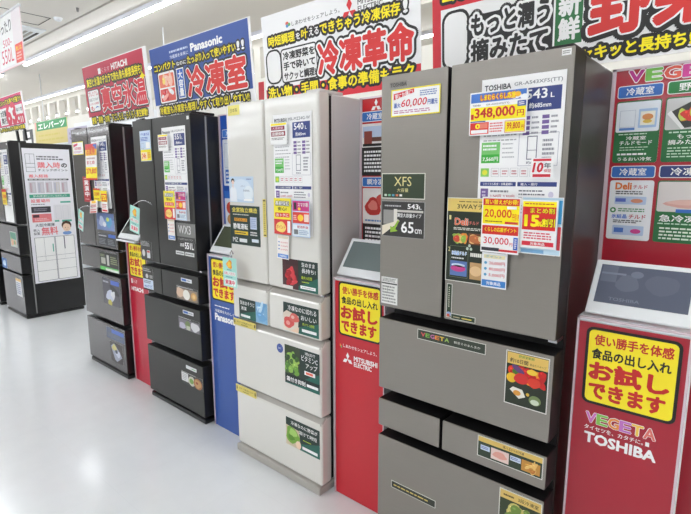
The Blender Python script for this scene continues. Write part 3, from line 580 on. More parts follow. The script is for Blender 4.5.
paper(services(.112,.163), -1.593, 1.218, MY, 4, 'service_card', 'magenta, red and pale blue service card at the foot of the white refrigerator sheet', 'service card')
def slip(w, h, c):
    p = Pr(w, h, (246,240,236), .0006); p.rect(.06,.86,.94,.96,(226,215,190),1)
    for k in range(3): p.text('26,000円', .3,.66-k*.15,.9,.73-k*.15,(215,90,100),2,.0); p.ell(.16,.7-k*.15,.07,.03,(90,140,200),2)
    p.rect(.05,.04,.95,.2,c,1); p.text('対象商品', .2,.08,.8,.16,WHITE,2,.02); return p
paper(slip(.078,.11,(80,140,215)), -1.705, 1.108, MY, 2, 'points_card', 'narrow slip hanging under the yellow campaign card on the white refrigerator', 'points card', ry=R(1.5))

# --- charcoal fridge cards
p = specsheet(.25, .53, 'Panasonic', 'NR-F559WPX', '551')
paper(p, -2.727, 1.232, PY, 0, 'spec_sheet', 'white specification sheet on the right door of the charcoal refrigerator', 'spec sheet')
paper(mprice(), -2.742, 1.63, PY, 5, 'price_card', 'small white card with dark red bars on the charcoal refrigerator sheet', 'price card')
paper(campaign(.12,.165), -2.722, 1.235, PY, 4, 'campaign_card', 'yellow-over-red campaign card at the foot of the charcoal refrigerator sheet', 'campaign card')
paper(services(.112,.165), -2.595, 1.236, PY, 4, 'service_card', 'magenta, red and pale blue service card on the charcoal refrigerator sheet', 'service card')
paper(slip(.078,.13,(80,140,215)), -2.71, 1.11, PY, 2, 'points_card', 'narrow cream slip hanging beside the grey model badge of the charcoal refrigerator', 'points card')
p = Pr(.13, .182, (205,222,244), .0006); p.text('デモ展示品', .1,.84,.9,.93,(50,90,190),2,.02); p.lines(.08,.66,.92,.8,3,(60,100,190),2); p.frame(.1,.42,.36,.6,.001,(130,130,140),2); p.rect(.55,.42,.92,.62,WHITE,2); p.rect(.02,.02,.98,.38,YEL,1); p.rect(.08,.06,.62,.3,(250,236,200),2); p.text('24h', .12,.1,.5,.26,(225,110,30),3,.04); p.lines(.66,.1,.94,.3,3,(225,110,60),3)
paper(p, -2.99, 1.577, PY, 0, 'notice_card', 'blue and yellow notice card on the left door of the charcoal refrigerator', 'notice card')

# --- dark grey fridge cards
p = specsheet(.25, .5, 'HITACHI', 'R-KXCC54S', '540')
paper(p, -3.735, 1.262, HY, 0, 'spec_sheet', 'white specification sheet half covered by price cards on the dark grey refrigerator', 'spec sheet')
p = Pr(.205, .253, (250,246,246), .0006); p.rect(0,.84,1,1,(228,50,60),1); p.rect(.7,.86,.98,.98,(70,130,210),2); p.rect(0,.68,1,.84,(250,200,40),1); p.text('お買得', .12,.7,.85,.92,(230,80,30),3,.03,((.002,YEL,2.4),)); p.lines(.1,.56,.9,.64,1,(200,170,170),2); p.text('まとめ', .12,.44,.8,.54,(215,40,50),2,.02); p.rect(0,.05,1,.36,YEL,1); p.text('279,800', .06,.16,.94,.32,(228,60,30),2,.03); p.rect(0,0,1,.05,(215,40,40),1)
paper(p, -3.795, 1.461, HY, 5, 'price_card', 'tall red and yellow price card curling off the dark grey refrigerator', 'price card', rz=R(-2), bend=.012)
p = Pr(.195, .094, WHITE, .0006); p.frame(0,0,1,1,.005,(250,235,60),1); p.poly([(.1,.6),(.5,.75),(.5,.9),(.1,.8)],(220,60,110),2); p.text('60,000', .2,.35,.8,.6,(220,60,100),3,.01,slant=.2); p.lines(.1,.12,.9,.3,2,(200,140,190),2)
paper(p, -4.07, 1.647, HY, 0, 'coupon_card', 'yellow-edged coupon card on the left door of the dark grey refrigerator', 'coupon card')
p = Pr(.12, .186, (178,28,44), .0006); p.vtext('実演中', .2,.2,.8,.88,WHITE,1,.03); p.lines(.2,.08,.8,.14,1,(235,200,200)); p.lines(.2,.91,.8,.96,1,(235,200,200))
paper(p, -3.925, 1.298, HY, 1, 'demonstration_card', 'red vertical card with white characters on the dark grey refrigerator', 'card')
p = Pr(.108, .09, YEL, .0006); p.rect(0,.86,1,1,(220,60,40),1); p.text('20,000', .1,.4,.9,.7,(225,90,30),2,.02); p.lines(.1,.12,.9,.26,1,(200,120,40))
paper(p, -3.73, 1.31, HY, 4, 'discount_card', 'yellow discount card, left of the pair on the dark grey refrigerator', 'discount card')
p = Pr(.1, .15, WHITE, .0006); p.rect(0,.48,1,1,YEL,1); p.rect(.06,.5,.94,.86,(220,50,40),2); p.text('15%', .14,.56,.86,.8,YEL,3,.04); p.lines(.1,.16,.9,.4,3,(215,120,120)); p.rect(.1,.03,.9,.12,(215,50,60),1)
paper(p, -3.605, 1.236, HY, 5, 'discount_card', 'red and yellow card reading 15 percent on the dark grey refrigerator', 'discount card')
p = Pr(.125, .09, (248,240,238), .0006); p.rect(.2,.78,.8,.98,(250,200,50),1); p.text('30,000', .15,.45,.85,.68,(215,60,70),2,.01); p.lines(.1,.2,.9,.36,1,(215,120,120)); p.rect(.1,.04,.9,.14,(215,60,60),1)
paper(p, -3.785, 1.218, HY, 5, 'points_card', 'tilted white slip curling below the yellow card on the dark grey refrigerator', 'points card', ry=R(-4), bend=.012)

# --- far-left fridge cards
p = specsheet(.27, .74, 'SHARP', 'SJ-MF50K', '500', green=True)
paper(p, -6.11, 1.02, FY, 0, 'spec_sheet', 'white specification sheet on the refrigerator at the far left', 'spec sheet')
p = Pr(.14, .16, (250,225,60), .0006); p.rect(0,.82,1,1,(222,50,50),1); p.text('219,800', .08,.4,.92,.65,(225,60,40),2,.03); p.lines(.1,.12,.9,.3,2,(200,110,60))
paper(p, -6.1, 1.2, FY, 4, 'price_card', 'yellow price card with a red top on the far-left refrigerator', 'price card')
p = Pr(.1, .12, (250,225,60), .0006); p.lines(.1,.1,.9,.9,3,(222,80,50))
paper(p, -6.14, 1.58, FY, 4, 'price_card', 'upper yellow card cut by the left picture edge', 'price card')

# --- big poster on the black side of the far-left fridge
p = Pr(.449, 1.41, (240,239,246), .002)
K=(70,72,84); PK=(235,112,124)
p.frame(.05,.83,.24,.96,.003,K,1); p.rect(.05,.89,.24,.8925,K,1); p.rect(.143,.89,.147,.96,K,1); p.rect(.05,.862,.24,.8645,K,1)
p.lines(.28,.915,.88,.95,2,(110,110,120),1); p.text('購入時', .29,.858,.77,.902,PK,1,.022); p.text('の', .8,.865,.92,.895,(60,60,70),1,.04); p.text('チェックポイント', .29,.835,.93,.853,(80,80,92),1,.02)
p.text('搬入経路', .09,.788,.49,.812,PK,1,.02); p.rect(.06,.768,.93,.78,(60,62,74),1); p.lines(.08,.771,.9,.777,1,WHITE,2)
for k in range(5):
    a = .07+k*.17; p.rect(a,.675,a+.15,.76,(214,212,220),1)
    p.rect(a+.02,.68,a+.06,.75,(196,170,180) if k % 2 == 0 else (190,190,205),2); p.frame(a+.07,.68,a+.13,.75,.002,(180,150,160) if k != 3 else (205,185,120),2)
p.rect(.06,.64,.93,.665,(70,168,140),1); p.text('家の中は特に要チェックしておきましょう!', .14,.645,.85,.66,WHITE,2,.01)
p.text('設置場所', .08,.605,.48,.63,PK,1,.02); p.lines(.08,.585,.45,.597,1,(140,140,150),1)
p.rect(.07,.53,.48,.575,(58,58,68),1); p.lines(.12,.54,.44,.565,2,(150,150,160),2); p.rect(.07,.46,.48,.52,(232,130,136),1); p.lines(.12,.468,.44,.49,2,(245,200,205),2); p.rect(.09,.495,.22,.515,(80,50,60),2)
p.rect(.54,.47,.92,.585,(230,229,234),1); p.frame(.58,.475,.7,.575,.002,(205,205,215),2); p.frame(.74,.475,.86,.575,.002,(205,205,215),2); p.rect(.7,.597,.93,.61,(90,180,160),1); p.rect(.7,.452,.92,.467,(90,180,160),1); p.rect(.54,.455,.64,.468,(90,180,160),1)
p.text('大型冷蔵庫', .12,.425,.53,.448,(80,80,92),1,.02); p.text('搬入', .07,.39,.2,.41,(90,90,100),1,.01); p.text('設置', .07,.365,.2,.385,(90,90,100),1,.01); p.text('無料', .24,.36,.59,.42,PK,1,.025)
# child drawn on the poster
p.ell(.79,.425,.11,.036,(84,54,38),1); p.ell(.79,.408,.09,.032,(246,214,190),2); p.poly([(.695,.425),(.73,.442),(.8,.438),(.87,.442),(.885,.425),(.85,.449),(.79,.457),(.73,.449)],(84,54,38),3); p.ell(.76,.406,.007,.003,(40,30,30),3); p.ell(.82,.406,.007,.003,(40,30,30),3); p.rect(.775,.39,.805,.392,(190,80,70),3); p.ell(.79,.365,.1,.014,(120,160,215),1.5)
def drawn(u0,u1,c1=None):
    p.rect(u0,.012,u1,.345,WHITE,2); p.frame(u0,.012,u1,.345,.0035,K,3)
    for v in (.2,.165,.09): p.rect(u0,v,u1,v+.002,(140,142,154),3)
    return
drawn(.07,.5); p.rect(.27,.165,.275,.345,(140,142,154),3); p.rect(.44,.23,.465,.29,(90,180,160),3)
drawn(.51,.94); p.rect(.70,.245,.72,.345,(70,72,100),3); p.rect(.70,.165,.702,.245,(140,142,154),3)
tag(p.build('poster', (-5.80+.004, 1.716, .366), None, (0,0,R(90))), 'tall white buying-guide poster on the black side of the far-left refrigerator', 'poster')

# ================================================================== PODIUMS between the fridges
def podium(x0, x1, yf, ht, col, bname, label, kind):
    w = x1-x0; t = empty('display_podium', ((x0+x1)/2, yf, 0), label, 'podium', 'display podiums between the refrigerators')
    m = mat('podium_%s' % bname, col, .28, coat=.3)
    box('body', -w/2, w/2, .004, .075, 0, ht-.012, M_whitep, t, .002)
    p = Pr(w-.012, ht-.02, col, .004, rough=.28)
    pw, ph = w-.012, ht-.02
    H = lambda z: z/ph
    def V(z): return (z-.004)/ph
    if kind == 'T':
        cols = ((216,120,200),(140,200,90),(235,150,70),(200,120,200),(240,200,80),(225,120,110))
        for k, ch in enumerate('VEGETA'): p.text(ch, .14+k*.112, V(.724), .24+k*.112, V(.756), cols[k], 4, .03, ((.003,WHITE,2),))
        p.text('タイセツを、カタチに。', .13,V(.700),.70,V(.714),WHITE,2,.01); p.rect(.72,V(.700),.755,V(.713),WHITE,2)
        p.text('TOSHIBA', .14,V(.658),.82,V(.690),WHITE,2,.04)
    if kind == 'M':
        p.text('しあわせをシェアしよう。', .17,V(.731),.86,V(.746),WHITE,2,.01); p.ell(.11,V(.737),.012,.006,(240,150,60),2); p.ell(.13,V(.73),.012,.006,(90,190,110),2)
        def rh(cx, cz, a, rot):
            h, ww = a*.866, a*.5
            pts = [(0,0),(ww,h),(0,2*h),(-ww,h)]
            c, s_ = math.cos(rot), math.sin(rot)
            p.poly_m([(cx+x*c-z*s_, cz+x*s_+z*c) for x, z in pts], WHITE, 2)
        for k in range(3): rh(.072, .675, .0185, R(120*k))
        p.text('MITSUBISHI', .40,V(.681),.87,V(.702),WHITE,2,.035); p.text('ELECTRIC', .40,V(.656),.76,V(.676),WHITE,2,.035)
    if kind == 'P':
        p.lines(.15,V(.745),.75,V(.76),1,WHITE,2,.4); p.text('冷蔵庫をたのしく', .15,V(.715),.8,V(.733),WHITE,2,.01); p.text('Panasonic', .15,V(.668),.9,V(.706),WHITE,2,.05)
    if kind == 'H':
        p.rect(.1,V(.735),.18,V(.77),WHITE,2); p.text('くらす', .2,V(.74),.42,V(.765),WHITE,2,.01); p.text('HITACHI', .1,V(.685),.7,V(.712),WHITE,2,.05)
    p.build('front_panel', (-w/2+.006, -.002, .004), t)
    nx0, nx1, nz0, nz1 = .095*w, .935*w, .786, 1.03
    q = Pr(nx1-nx0, nz1-nz0, BLACK, .001, .02, edge=BLACK); q.rect(.035,.035,.965,.965,(252,232,38),1,.014)
    q.text('使い勝手を体感', .1,.78,.92,.91,(196,40,36),2,.03); q.text('食品の出し入れ', .08,.6,.91,.73,(24,22,22),2,.035)
    q.text('お試し', .07,.33,.90,.56,(200,36,34),2,.05); q.text('できます', .08,.09,.88,.29,(200,36,34),2,.05)
    q.build('notice_card', (-w/2+nx0, -.0045, nz0), t)
    bm = bmesh.new(); box_bm(bm, -w/2, -w/2+.006, -.008, 0, 0, ht); box_bm(bm, w/2-.006, w/2, -.008, 0, 0, ht); box_bm(bm, -w/2, w/2, -.008, 0, ht-.006, ht)
    link('edge_trim', mesh('edge_trim', bm, M_acr), t)
    box('top_shelf', -w/2, w/2, -.004, .077, ht-.012, ht-.001, M_whitep, t, .001)
    if kind == 'H': box('tablet_ledge', -w/2+.03, w/2, -.085, -.004, ht-.012, ht-.002, M_whitep, t, .001)
    return t
CR=(196,24,52)
podium(-.405, -.112, 1.578, 1.058, (170,30,50), 'crimson', 'red podium with white block lettering at the right edge, right of the steel refrigerator', 'T')
podium(-1.42, -1.137, 1.582, 1.045, (200,36,50), 'red', 'red podium between the white and the steel refrigerator', 'M')
podium(-2.40, -2.112, 1.590, 1.05, (48,86,164), 'blue', 'blue podium between the charcoal and the white refrigerator', 'P')
podium(-3.425, -3.135, 1.606, 1.06, (190,24,54), 'cherry', 'narrow red podium between the dark grey and the charcoal refrigerator', 'H')

# tablets leaning on the podium tops
def tablet(x0, x1, y, z, scr_refl, label, marks=0):
    w = x1-x0; L = .185; t = empty('tablet', ((x0+x1)/2, y, z), label, 'tablet', 'tablets on the podiums', (R(-36),0,0))
    fr = box('frame', -w/2, w/2, -.006, .006, 0, L, M_whitep, t, .004)
    p = Pr(w-.036, L-.055, scr_refl, .001, edge=(40,40,44), rough=.12)  # screen tint is the reflection on the glass, put into the colour
    if marks:
        b = lambda d: tuple(min(255, c+d) for c in scr_refl)
        p.rect(.02,.55,.2,.98,b(18),1); p.rect(.02,.75,.3,.8,b(40),2); p.ell(.33,.55,.13,.22,b(14),1.5,wob=.06); p.ell(.42,.8,.07,.09,b(26),1.7); p.text('TOSHIBA', .16,.08,.5,.16,b(34),2,.02); p.ell(.7,.6,.18,.25,b(8),1.4,wob=.05)
    p.build('screen', (-w/2+.018, -.0072, .038), t)
    s = box('stand', -.04, .04, .006, .016, .01, .14, M_whitep, t, .002, rot=(R(0),0,0))
    return t
tablet(-.392, -.115, 1.592, 1.066, (92,98,116), 'white-framed tablet on the rightmost red podium with a faint picture on its screen', 1)
tablet(-1.415, -1.14, 1.594, 1.053, (112,124,124), 'white-framed tablet with a grey reflection painted on its screen on the red podium beside the white refrigerator')
tablet(-2.395, -2.118, 1.600, 1.058, (84,90,72), 'white-framed tablet with an olive reflection painted on its screen on the blue podium')
tablet(-3.39, -3.105, 1.533, 1.066, (60,66,64), 'white-framed tablet on the narrow red podium, behind a mint wobbler card')

# ================================================================== TALL FEATURE BOARDS behind the podiums
def board(x0, x1, y, ht, col, label, fill):
    w = x1-x0; t = empty('feature_board', ((x0+x1)/2, y, 0), label, 'board', 'tall feature boards behind the podiums')
    box('backing_panel', -w/2, w/2, .0, .012, 0, ht, mat('board_%d_%d_%d' % col, col, .3, coat=.3), t)
    bm = bmesh.new(); box_bm(bm, -w/2, -w/2+.012, -.006, 0, 0, ht); box_bm(bm, -w/2, w/2, -.006, 0, ht-.008, ht)
    link('edge_trim', mesh('edge_trim', bm, M_acr), t)
    def place(p, u, z, name='info_card'): p.build(name, (-w/2+u, -.003, z), t)
    fill(place, w)
    return t
def head(w, h, s_, c):
    p = Pr(w, h, WHITE, .001, .008); p.rect(.02,.06,.98,.94,c,1,.006); p.text(s_, .2,.2,.8,.8,WHITE,2,.02); return p
def fillT(place, w):
    p = Pr(.3, .045, (178,28,50), .0006)
    for k, (ch, c) in enumerate(zip('VEGETA', ((190,40,140),(120,190,80),(225,90,70),(210,60,150),(235,190,50),(235,120,60)))): p.text(ch, .02+k*.165,.12,.155+k*.165,.88,c,3,.04,((.005,WHITE,1.5),))
    place(p, .045, 1.778, 'logo')
    c1, c2, cw = .02, .16, .13
    place(head(cw,.04,'冷蔵室',(52,108,190)), c1, 1.733); place(head(cw+.03,.04,'野菜室',(36,130,66)), c2, 1.733)
    p = Pr(cw,.2,(36,112,60),.001,.008,edge=WHITE); p.rect(.02,.5,.98,.98,(232,238,246),1,.006); p.frame(.1,.58,.45,.85,.001,(170,180,200),2); p.rect(.52,.56,.92,.86,(170,200,235),2,.003); p.rect(.56,.6,.88,.82,(245,240,225),2.5); p.ell(.72,.73,.12,.05,(225,150,90),3); p.ell(.72,.66,.1,.03,(235,200,90),3); p.rect(.1,.53,.45,.57,(90,140,210),2)
    p.lines(.1,.45,.9,.48,1,(210,235,215),1); p.text('冷蔵室', .28,.37,.72,.43,WHITE,2,.02); p.text('チルドモード', .14,.29,.86,.355,WHITE,2,.02); p.lines(.15,.19,.85,.27,2,(200,230,205),1,.35); p.lines(.1,.11,.9,.17,1,WHITE,1,.5); p.text('うるおい冷気', .12,.03,.88,.09,WHITE,2,.02); place(p, c1, 1.524)
    p = Pr(cw+.03,.2,(36,112,60),.001,.008,edge=WHITE); p.rect(.02,.5,.98,.98,(206,206,206),1,.006); p.poly([(.04,.75),(.5,.95),(.98,.85),(.98,.6),(.35,.52)],(60,62,60),2); food(p,.2,.58,.95,.85,((120,170,60),(230,130,40),(120,60,140),(220,60,50),(200,210,90)),16,2.4,.17,41); p.poly([(.04,.75),(.3,.5),(.35,.52),(.1,.8)],(240,240,240),5)
    p.lines(.1,.44,.9,.48,1,(210,235,215),1); p.text('もっと長く', .25,.36,.85,.43,WHITE,2,.02); p.text('摘みたて野菜', .1,.27,.92,.345,WHITE,2,.02); p.lines(.1,.06,.9,.24,4,(200,230,205),1,.4); place(p, c2, 1.524)
    place(head(cw,.04,'冷蔵室',(52,108,190)), c1, 1.474); place(head(cw+.03,.04,'冷凍室',(40,56,120)), c2, 1.474)
    p = Pr(cw,.2,(240,242,246),.001,.008,edge=WHITE)
    p.text('Deli', .14,.85,.5,.96,(225,120,50),3,.04,((.0012,(90,60,140),2),)); p.text('チルド', .54,.86,.86,.92,(190,50,80),2,.02); p.lines(.15,.76,.85,.83,2,(60,60,70),1); p.rect(.14,.6,.86,.73,(190,208,236),2,.003); p.ell(.65,.66,.14,.035,(225,150,120),3); p.rect(.16,.64,.4,.7,(90,110,200),3)
    p.ell(.12,.5,.07,.045,(36,130,66),2); p.ell(.12,.5,.035,.022,WHITE,3); p.lines(.24,.47,.9,.54,2,(90,150,110),1); p.text('氷結晶', .1,.36,.45,.43,(90,130,215),2,.03); p.text('チルド', .5,.36,.88,.43,(190,50,80),2,.02); p.lines(.14,.28,.86,.34,2,(60,60,70),1); p.rect(.14,.08,.86,.24,(190,208,236),2,.003); p.rect(.18,.12,.4,.2,(80,120,200),3); p.ell(.68,.15,.12,.04,(215,70,150),3); place(p, c1, 1.266)
    p = Pr(cw+.03,.2,(36,112,60),.001,.008,edge=WHITE); p.rect(.02,.5,.98,.98,(226,218,216),1,.006); p.ell(.55,.63,.4,.07,(222,170,160),2,wob=.06); p.ell(.5,.65,.3,.04,(232,190,180),2.3,wob=.06); p.ell(.82,.82,.22,.14,(206,208,214),2.4); p.ell(.82,.82,.2,.125,(240,240,244),2.6); p.text('業務用レベル', .68,.84,.96,.88,(70,70,90),3,.0); p.text('スピード', .7,.77,.94,.82,(70,70,90),3,.0)
    p.rect(.35,.49,.65,.545,(50,110,200),3); p.text('急冷凍で', .08,.34,.92,.45,WHITE,2,.02); p.lines(.06,.29,.9,.325,1,(200,230,205),1); p.lines(.1,.04,.9,.26,4,(225,240,225),1,.5); place(p, c2, 1.266)
board(-.435, -.082, 1.885, 1.83, (178,28,50), 'red feature board with white and green cards at the right picture edge', fillT)
def fillM(place, w):
    p = Pr(.05,.045,(206,40,48),.0006)
    for k in range(3):
        a = R(120*k); h, ww = .0155, .009
        pts = [(0,0),(ww,h),(0,2*h),(-ww,h)]; c, s_ = math.cos(a), math.sin(a)
        p.poly_m([(.025+x*c-z*s_, .017+x*s_+z*c) for x, z in pts], WHITE, 1)
    place(p, .066, 1.77, 'logo')
    place(head(.15,.045,'冷蔵室',(52,118,200)), .01, 1.722)
    p = Pr(.15,.23,(30,26,26),.001,.008,edge=WHITE); p.rect(.0,.55,1,1,(236,232,230),1,.006); p.rect(.05,.74,.95,.95,(190,206,232),2); p.rect(.1,.62,.4,.86,(150,70,60),2.5); p.rect(.4,.66,.9,.74,(110,70,60),2.5); p.rect(.05,.57,.95,.62,(30,26,26),2); p.lines(.1,.06,.9,.5,6,WHITE,1,.55); place(p, .01, 1.484)
    place(head(.15,.045,'瞬冷凍',(52,118,200)), .014, 1.434)
    p = Pr(.15,.28,(30,26,26),.001,.008,edge=WHITE); p.rect(0,.42,1,1,(238,232,228),1,.006); p.ell(.4,.7,.3,.15,(190,50,44),2,wob=.08); p.ell(.4,.72,.18,.08,(225,130,120),2.4,wob=.1); p.ell(.75,.82,.22,.09,(205,80,70),2.6,wob=.08); p.lines(.1,.45,.9,.5,1,(90,130,190),2); p.lines(.1,.05,.9,.38,5,WHITE,1,.55); place(p, .018, 1.148)
board(-1.443, -1.09, 1.79, 1.83, (206,36,44), 'red feature board behind the tablet, between white and steel refrigerators', fillM)
def fillP(place, w):
    place(head(.18,.045,'冷蔵室',(70,130,215)), .03, 1.70)
    p = Pr(.18,.26,(232,238,248),.001,.008,edge=WHITE); p.frame(.08,.4,.5,.92,.0015,(130,150,200),1); p.rect(.1,.05,.9,.35,(50,110,200),1); p.lines(.14,.08,.86,.32,3,WHITE,2); place(p, .03, 1.43)
    p = Pr(.18,.30,(232,238,248),.001,.008,edge=WHITE); p.rect(0,.86,1,1,(60,120,210),1); p.ell(.3,.68,.22,.12,(210,80,60),1); p.ell(.3,.46,.2,.1,(200,150,100),1); p.rect(.05,.05,.95,.32,(50,110,200),1); p.lines(.1,.08,.9,.3,3,WHITE,2); place(p, .03, 1.1)
board(-2.432, -2.08, 1.725, 1.83, (38,88,184), 'blue feature board behind the tablet, between charcoal and white refrigerators', fillP)
def fillH(place, w):
    place(head(.12,.045,'冷蔵室',(52,118,200)), .02, 1.72)
    p = Pr(.14,.4,(228,208,214),.001,.008); p.lines(.1,.1,.9,.9,9,(190,110,130),1); place(p, .02, 1.3)
board(-3.445, -3.10, 1.745, 1.83, (190,26,56), 'thin sliver of a red feature board between dark grey and charcoal refrigerators', fillH)

# ================================================================== BANNERS on top
BY = 1.80
def banner(p, x0, z0, label, y=BY, legs=True, tilt=4, clips=(-.32, .32)):
    t = empty('banner_sign', (x0+p.w/2, y, z0), label, 'banner', 'large banners above the refrigerators', (R(tilt),0,0))
    p.build('printed_board', (-p.w/2, 0, 0), t)
    if legs:
        for s in clips: box('stand_clip', s*p.w-.02, s*p.w+.02, .003, .02, -(z0-(1.831 if z0 < 1.87 else 1.850)), .05, M_tblack, t)
    return t
OB = lambda r, L=2: (r, BLACK, L)
# red banner
w, h = 1.029, .46
p = Pr(w, h, WHITE, .004); p.rect(.0,.15,.955,.985,(196,34,70),1)
p.rect(.27,.81,.315,.90,WHITE,2); p.text('くらす', .33,.82,.46,.89,(240,200,210),2,.0); p.text('HITACHI', .49,.82,.73,.91,WHITE,2,.04)
p.text('真空と氷温のチカラで肉も魚も鮮度長持ち!', .05,.645,.92,.78,YEL,4,.03,(OB(.014),))
p.text('真空氷温', .27,.205,.95,.585,(216,30,52),6,.035,((.021,BLACK,3),(.012,WHITE,5)))
p.rect(.03,.22,.235,.6,BLACK,2.5,.02); p.rect(.04,.24,.225,.585,WHITE,3,.016); p.text('プレミアム', .05,.49,.215,.57,(205,50,80),4,.01); p.text('まるごとチルド', .055,.41,.21,.46,(50,50,60),4,.01); p.text('いろいろ鮮度', .055,.345,.21,.385,(205,60,90),4,.01); p.text('も', .06,.25,.12,.33,(215,40,60),4,.02); p.poly([(.13,.28),(.17,.32),(.22,.29),(.17,.3)],(50,100,190),4)
p.text('野菜・果物・お肉・下ごしらえ・らくらく真空鮮動!', .05,.03,.93,.14,YEL,5,.03,(OB(.012),))
p.poly([(.9,.62),(.92,.66),(.94,.62),(.96,.6),(.94,.585),(.92,.55),(.905,.585),(.88,.6)],YEL,6.4)
banner(p, -4.32, 1.896, 'red banner sign with white lettering over the dark grey refrigerator')
# blue banner
w, h = 1.059, .437
p = Pr(w, h, WHITE, .004); p.rect(0,.17,.985,.99,(44,80,160),1)
p.text('Panasonic', .46,.80,.76,.90,WHITE,2,.045); p.lines(.23,.85,.43,.9,1,(200,215,240),2); p.text('冷蔵庫を未来に', .23,.78,.43,.83,(225,235,250),2,.01)
p.text('コンパクト', .04,.655,.28,.75,YEL,5,.03,(OB(.012),)); p.text('なのに', .295,.665,.40,.72,WHITE,5,.02,(OB(.010),)); p.text('たっぷり入って使いやすい', .415,.65,.87,.755,YEL,5,.03,(OB(.012),)); p.text('!!', .885,.655,.94,.76,WHITE,5,.03,(OB(.012),))
p.rect(.06,.17,.27,.65,BLACK,1.5,.02); p.rect(.07,.19,.26,.63,WHITE,2,.016); p.rect(.08,.4,.25,.6,(238,120,90),3,.008); p.rect(.08,.21,.25,.4,(228,90,80),3,.008); food(p,.08,.42,.25,.58,((250,200,180),(225,70,60),(250,225,120)),8,3.4,.07,51); food(p,.08,.22,.25,.38,((250,180,170),(205,40,50),(240,240,240)),8,3.4,.07,52); p.rect(.08,.39,.25,.41,WHITE,5)
p.rect(.275,.19,.37,.65,BLACK,1.6); p.rect(.283,.21,.362,.63,WHITE,2.2); p.rect(.289,.225,.356,.615,(40,96,190),3); p.vtext('大容量', .3,.24,.345,.6,WHITE,4,.03)
p.text('冷凍室', .395,.2,.94,.60,(222,44,36),7,.04,((.024,BLACK,3.5),(.013,WHITE,6)))
p.text('冷蔵室も冷凍室も整理しやすくて取り出しやすい!!', .05,.025,.95,.14,YEL,5,.03,(OB(.013),))
banner(p, -3.245, 1.885, 'blue banner sign with a large red frozen-compartment title over the charcoal refrigerator')
# white banner
w, h = .962, .44
p = Pr(w, h, (250,250,252), .004); p.rect(0,0,1,.185,(222,40,56),1)
p.ell(.2,.855,.012,.02,(230,100,80),2); p.ell(.215,.84,.01,.018,(90,180,110),2); p.ell(.2,.83,.01,.018,(80,150,210),2); p.text('しあわせをシェアしよう。', .235,.815,.56,.86,(90,90,95),2,.01)
for k in range(3):
    a = R(120*k); hh, ww = .0275, .016; pts = [(0,0),(ww,hh),(0,2*hh),(-ww,hh)]; c, s_ = math.cos(a), math.sin(a)
    p.poly_m([(.62*w+x*c-z*s_, .80*h+x*s_+z*c) for x, z in pts], (220,28,40), 2)
p.text('MITSUBISHI', .67,.835,.84,.88,(60,60,66),2,.02); p.text('ELECTRIC', .67,.775,.81,.82,(60,60,66),2,.02)
p.text('時短調理', .05,.655,.25,.76,YEL,5,.035,(OB(.013),)); p.text('を', .26,.665,.29,.73,WHITE,5,.02,(OB(.012),)); p.text('叶', .30,.655,.345,.75,YEL,5,.03,(OB(.013),)); p.text('える', .355,.665,.42,.74,WHITE,5,.02,(OB(.012),)); p.text('できちゃう冷凍保存', .43,.65,.90,.76,YEL,5,.035,(OB(.013),)); p.text('!', .92,.655,.935,.76,WHITE,5,.04,(OB(.012),))
p.rect(.015,.235,.14,.62,BLACK,1.5,.045); p.rect(.025,.255,.13,.60,WHITE,2,.038)
p.rect(.135,.225,.40,.60,BLACK,1.4,.02); p.rect(.142,.24,.395,.585,WHITE,1.8,.016)
for k, s_ in enumerate(('冷凍野菜を','手で砕いて','サクッと調理!')): p.text(s_, .155,.475-k*.11,.385,.56-k*.11,(24,22,24),5,.035)
p.text('冷凍革命', .41,.24,.965,.565,(222,40,40),7,.045,((.026,BLACK,3),(.015,WHITE,6)))
p.text('洗い物・手間・食事の準備もラク', .02,.075,.965,.20,YEL,5,.035,(OB(.014),))
banner(p, -2.092, 1.855, 'white banner sign with big red characters over the pearl white refrigerator')
# right banner
w, h = .93, .50
p = Pr(w, h, WHITE, .004); p.rect(0,.07,.04,1,(212,34,52),1); p.rect(.03,.55,.5,1,(212,34,52),.8); p.rect(.03,.75,1,1,(212,34,52),.8)
p.rect(.045,.10,.17,.53,BLACK,1.5,.04); p.rect(.056,.12,.16,.51,WHITE,2,.034)
p.text('出し入れして', .05,.60,.42,.71,YEL,6,.04,(OB(.014,4),))
p.rect(.155,.08,.50,.46,BLACK,1.4,.02)
p.text('もっと潤う', .18,.315,.485,.465,BLACK,6,.045,((.022,BLACK,2),(.012,WHITE,5)))
p.text('摘みたて', .18,.13,.48,.285,BLACK,6,.045,((.022,BLACK,2),(.012,WHITE,5)))
p.rect(.5,.13,.61,.75,WHITE,5.6); p.rect(.507,.15,.60,.75,DGREEN,6); p.vtext('新鮮', .52,.17,.59,.47,WHITE,7,.04)
p.text('野菜', .625,.175,1.0,.56,(218,44,40),8,.04,((.028,BLACK,6.4),(.013,WHITE,7.2)))
p.text('シャキッと長持ち!', .555,.035,.925,.115,YEL,5,.04,(OB(.012,3),))
banner(p, -1.074, 1.84, 'large banner sign with black, green and red lettering over the steel refrigerator', clips=(-.32, .05))
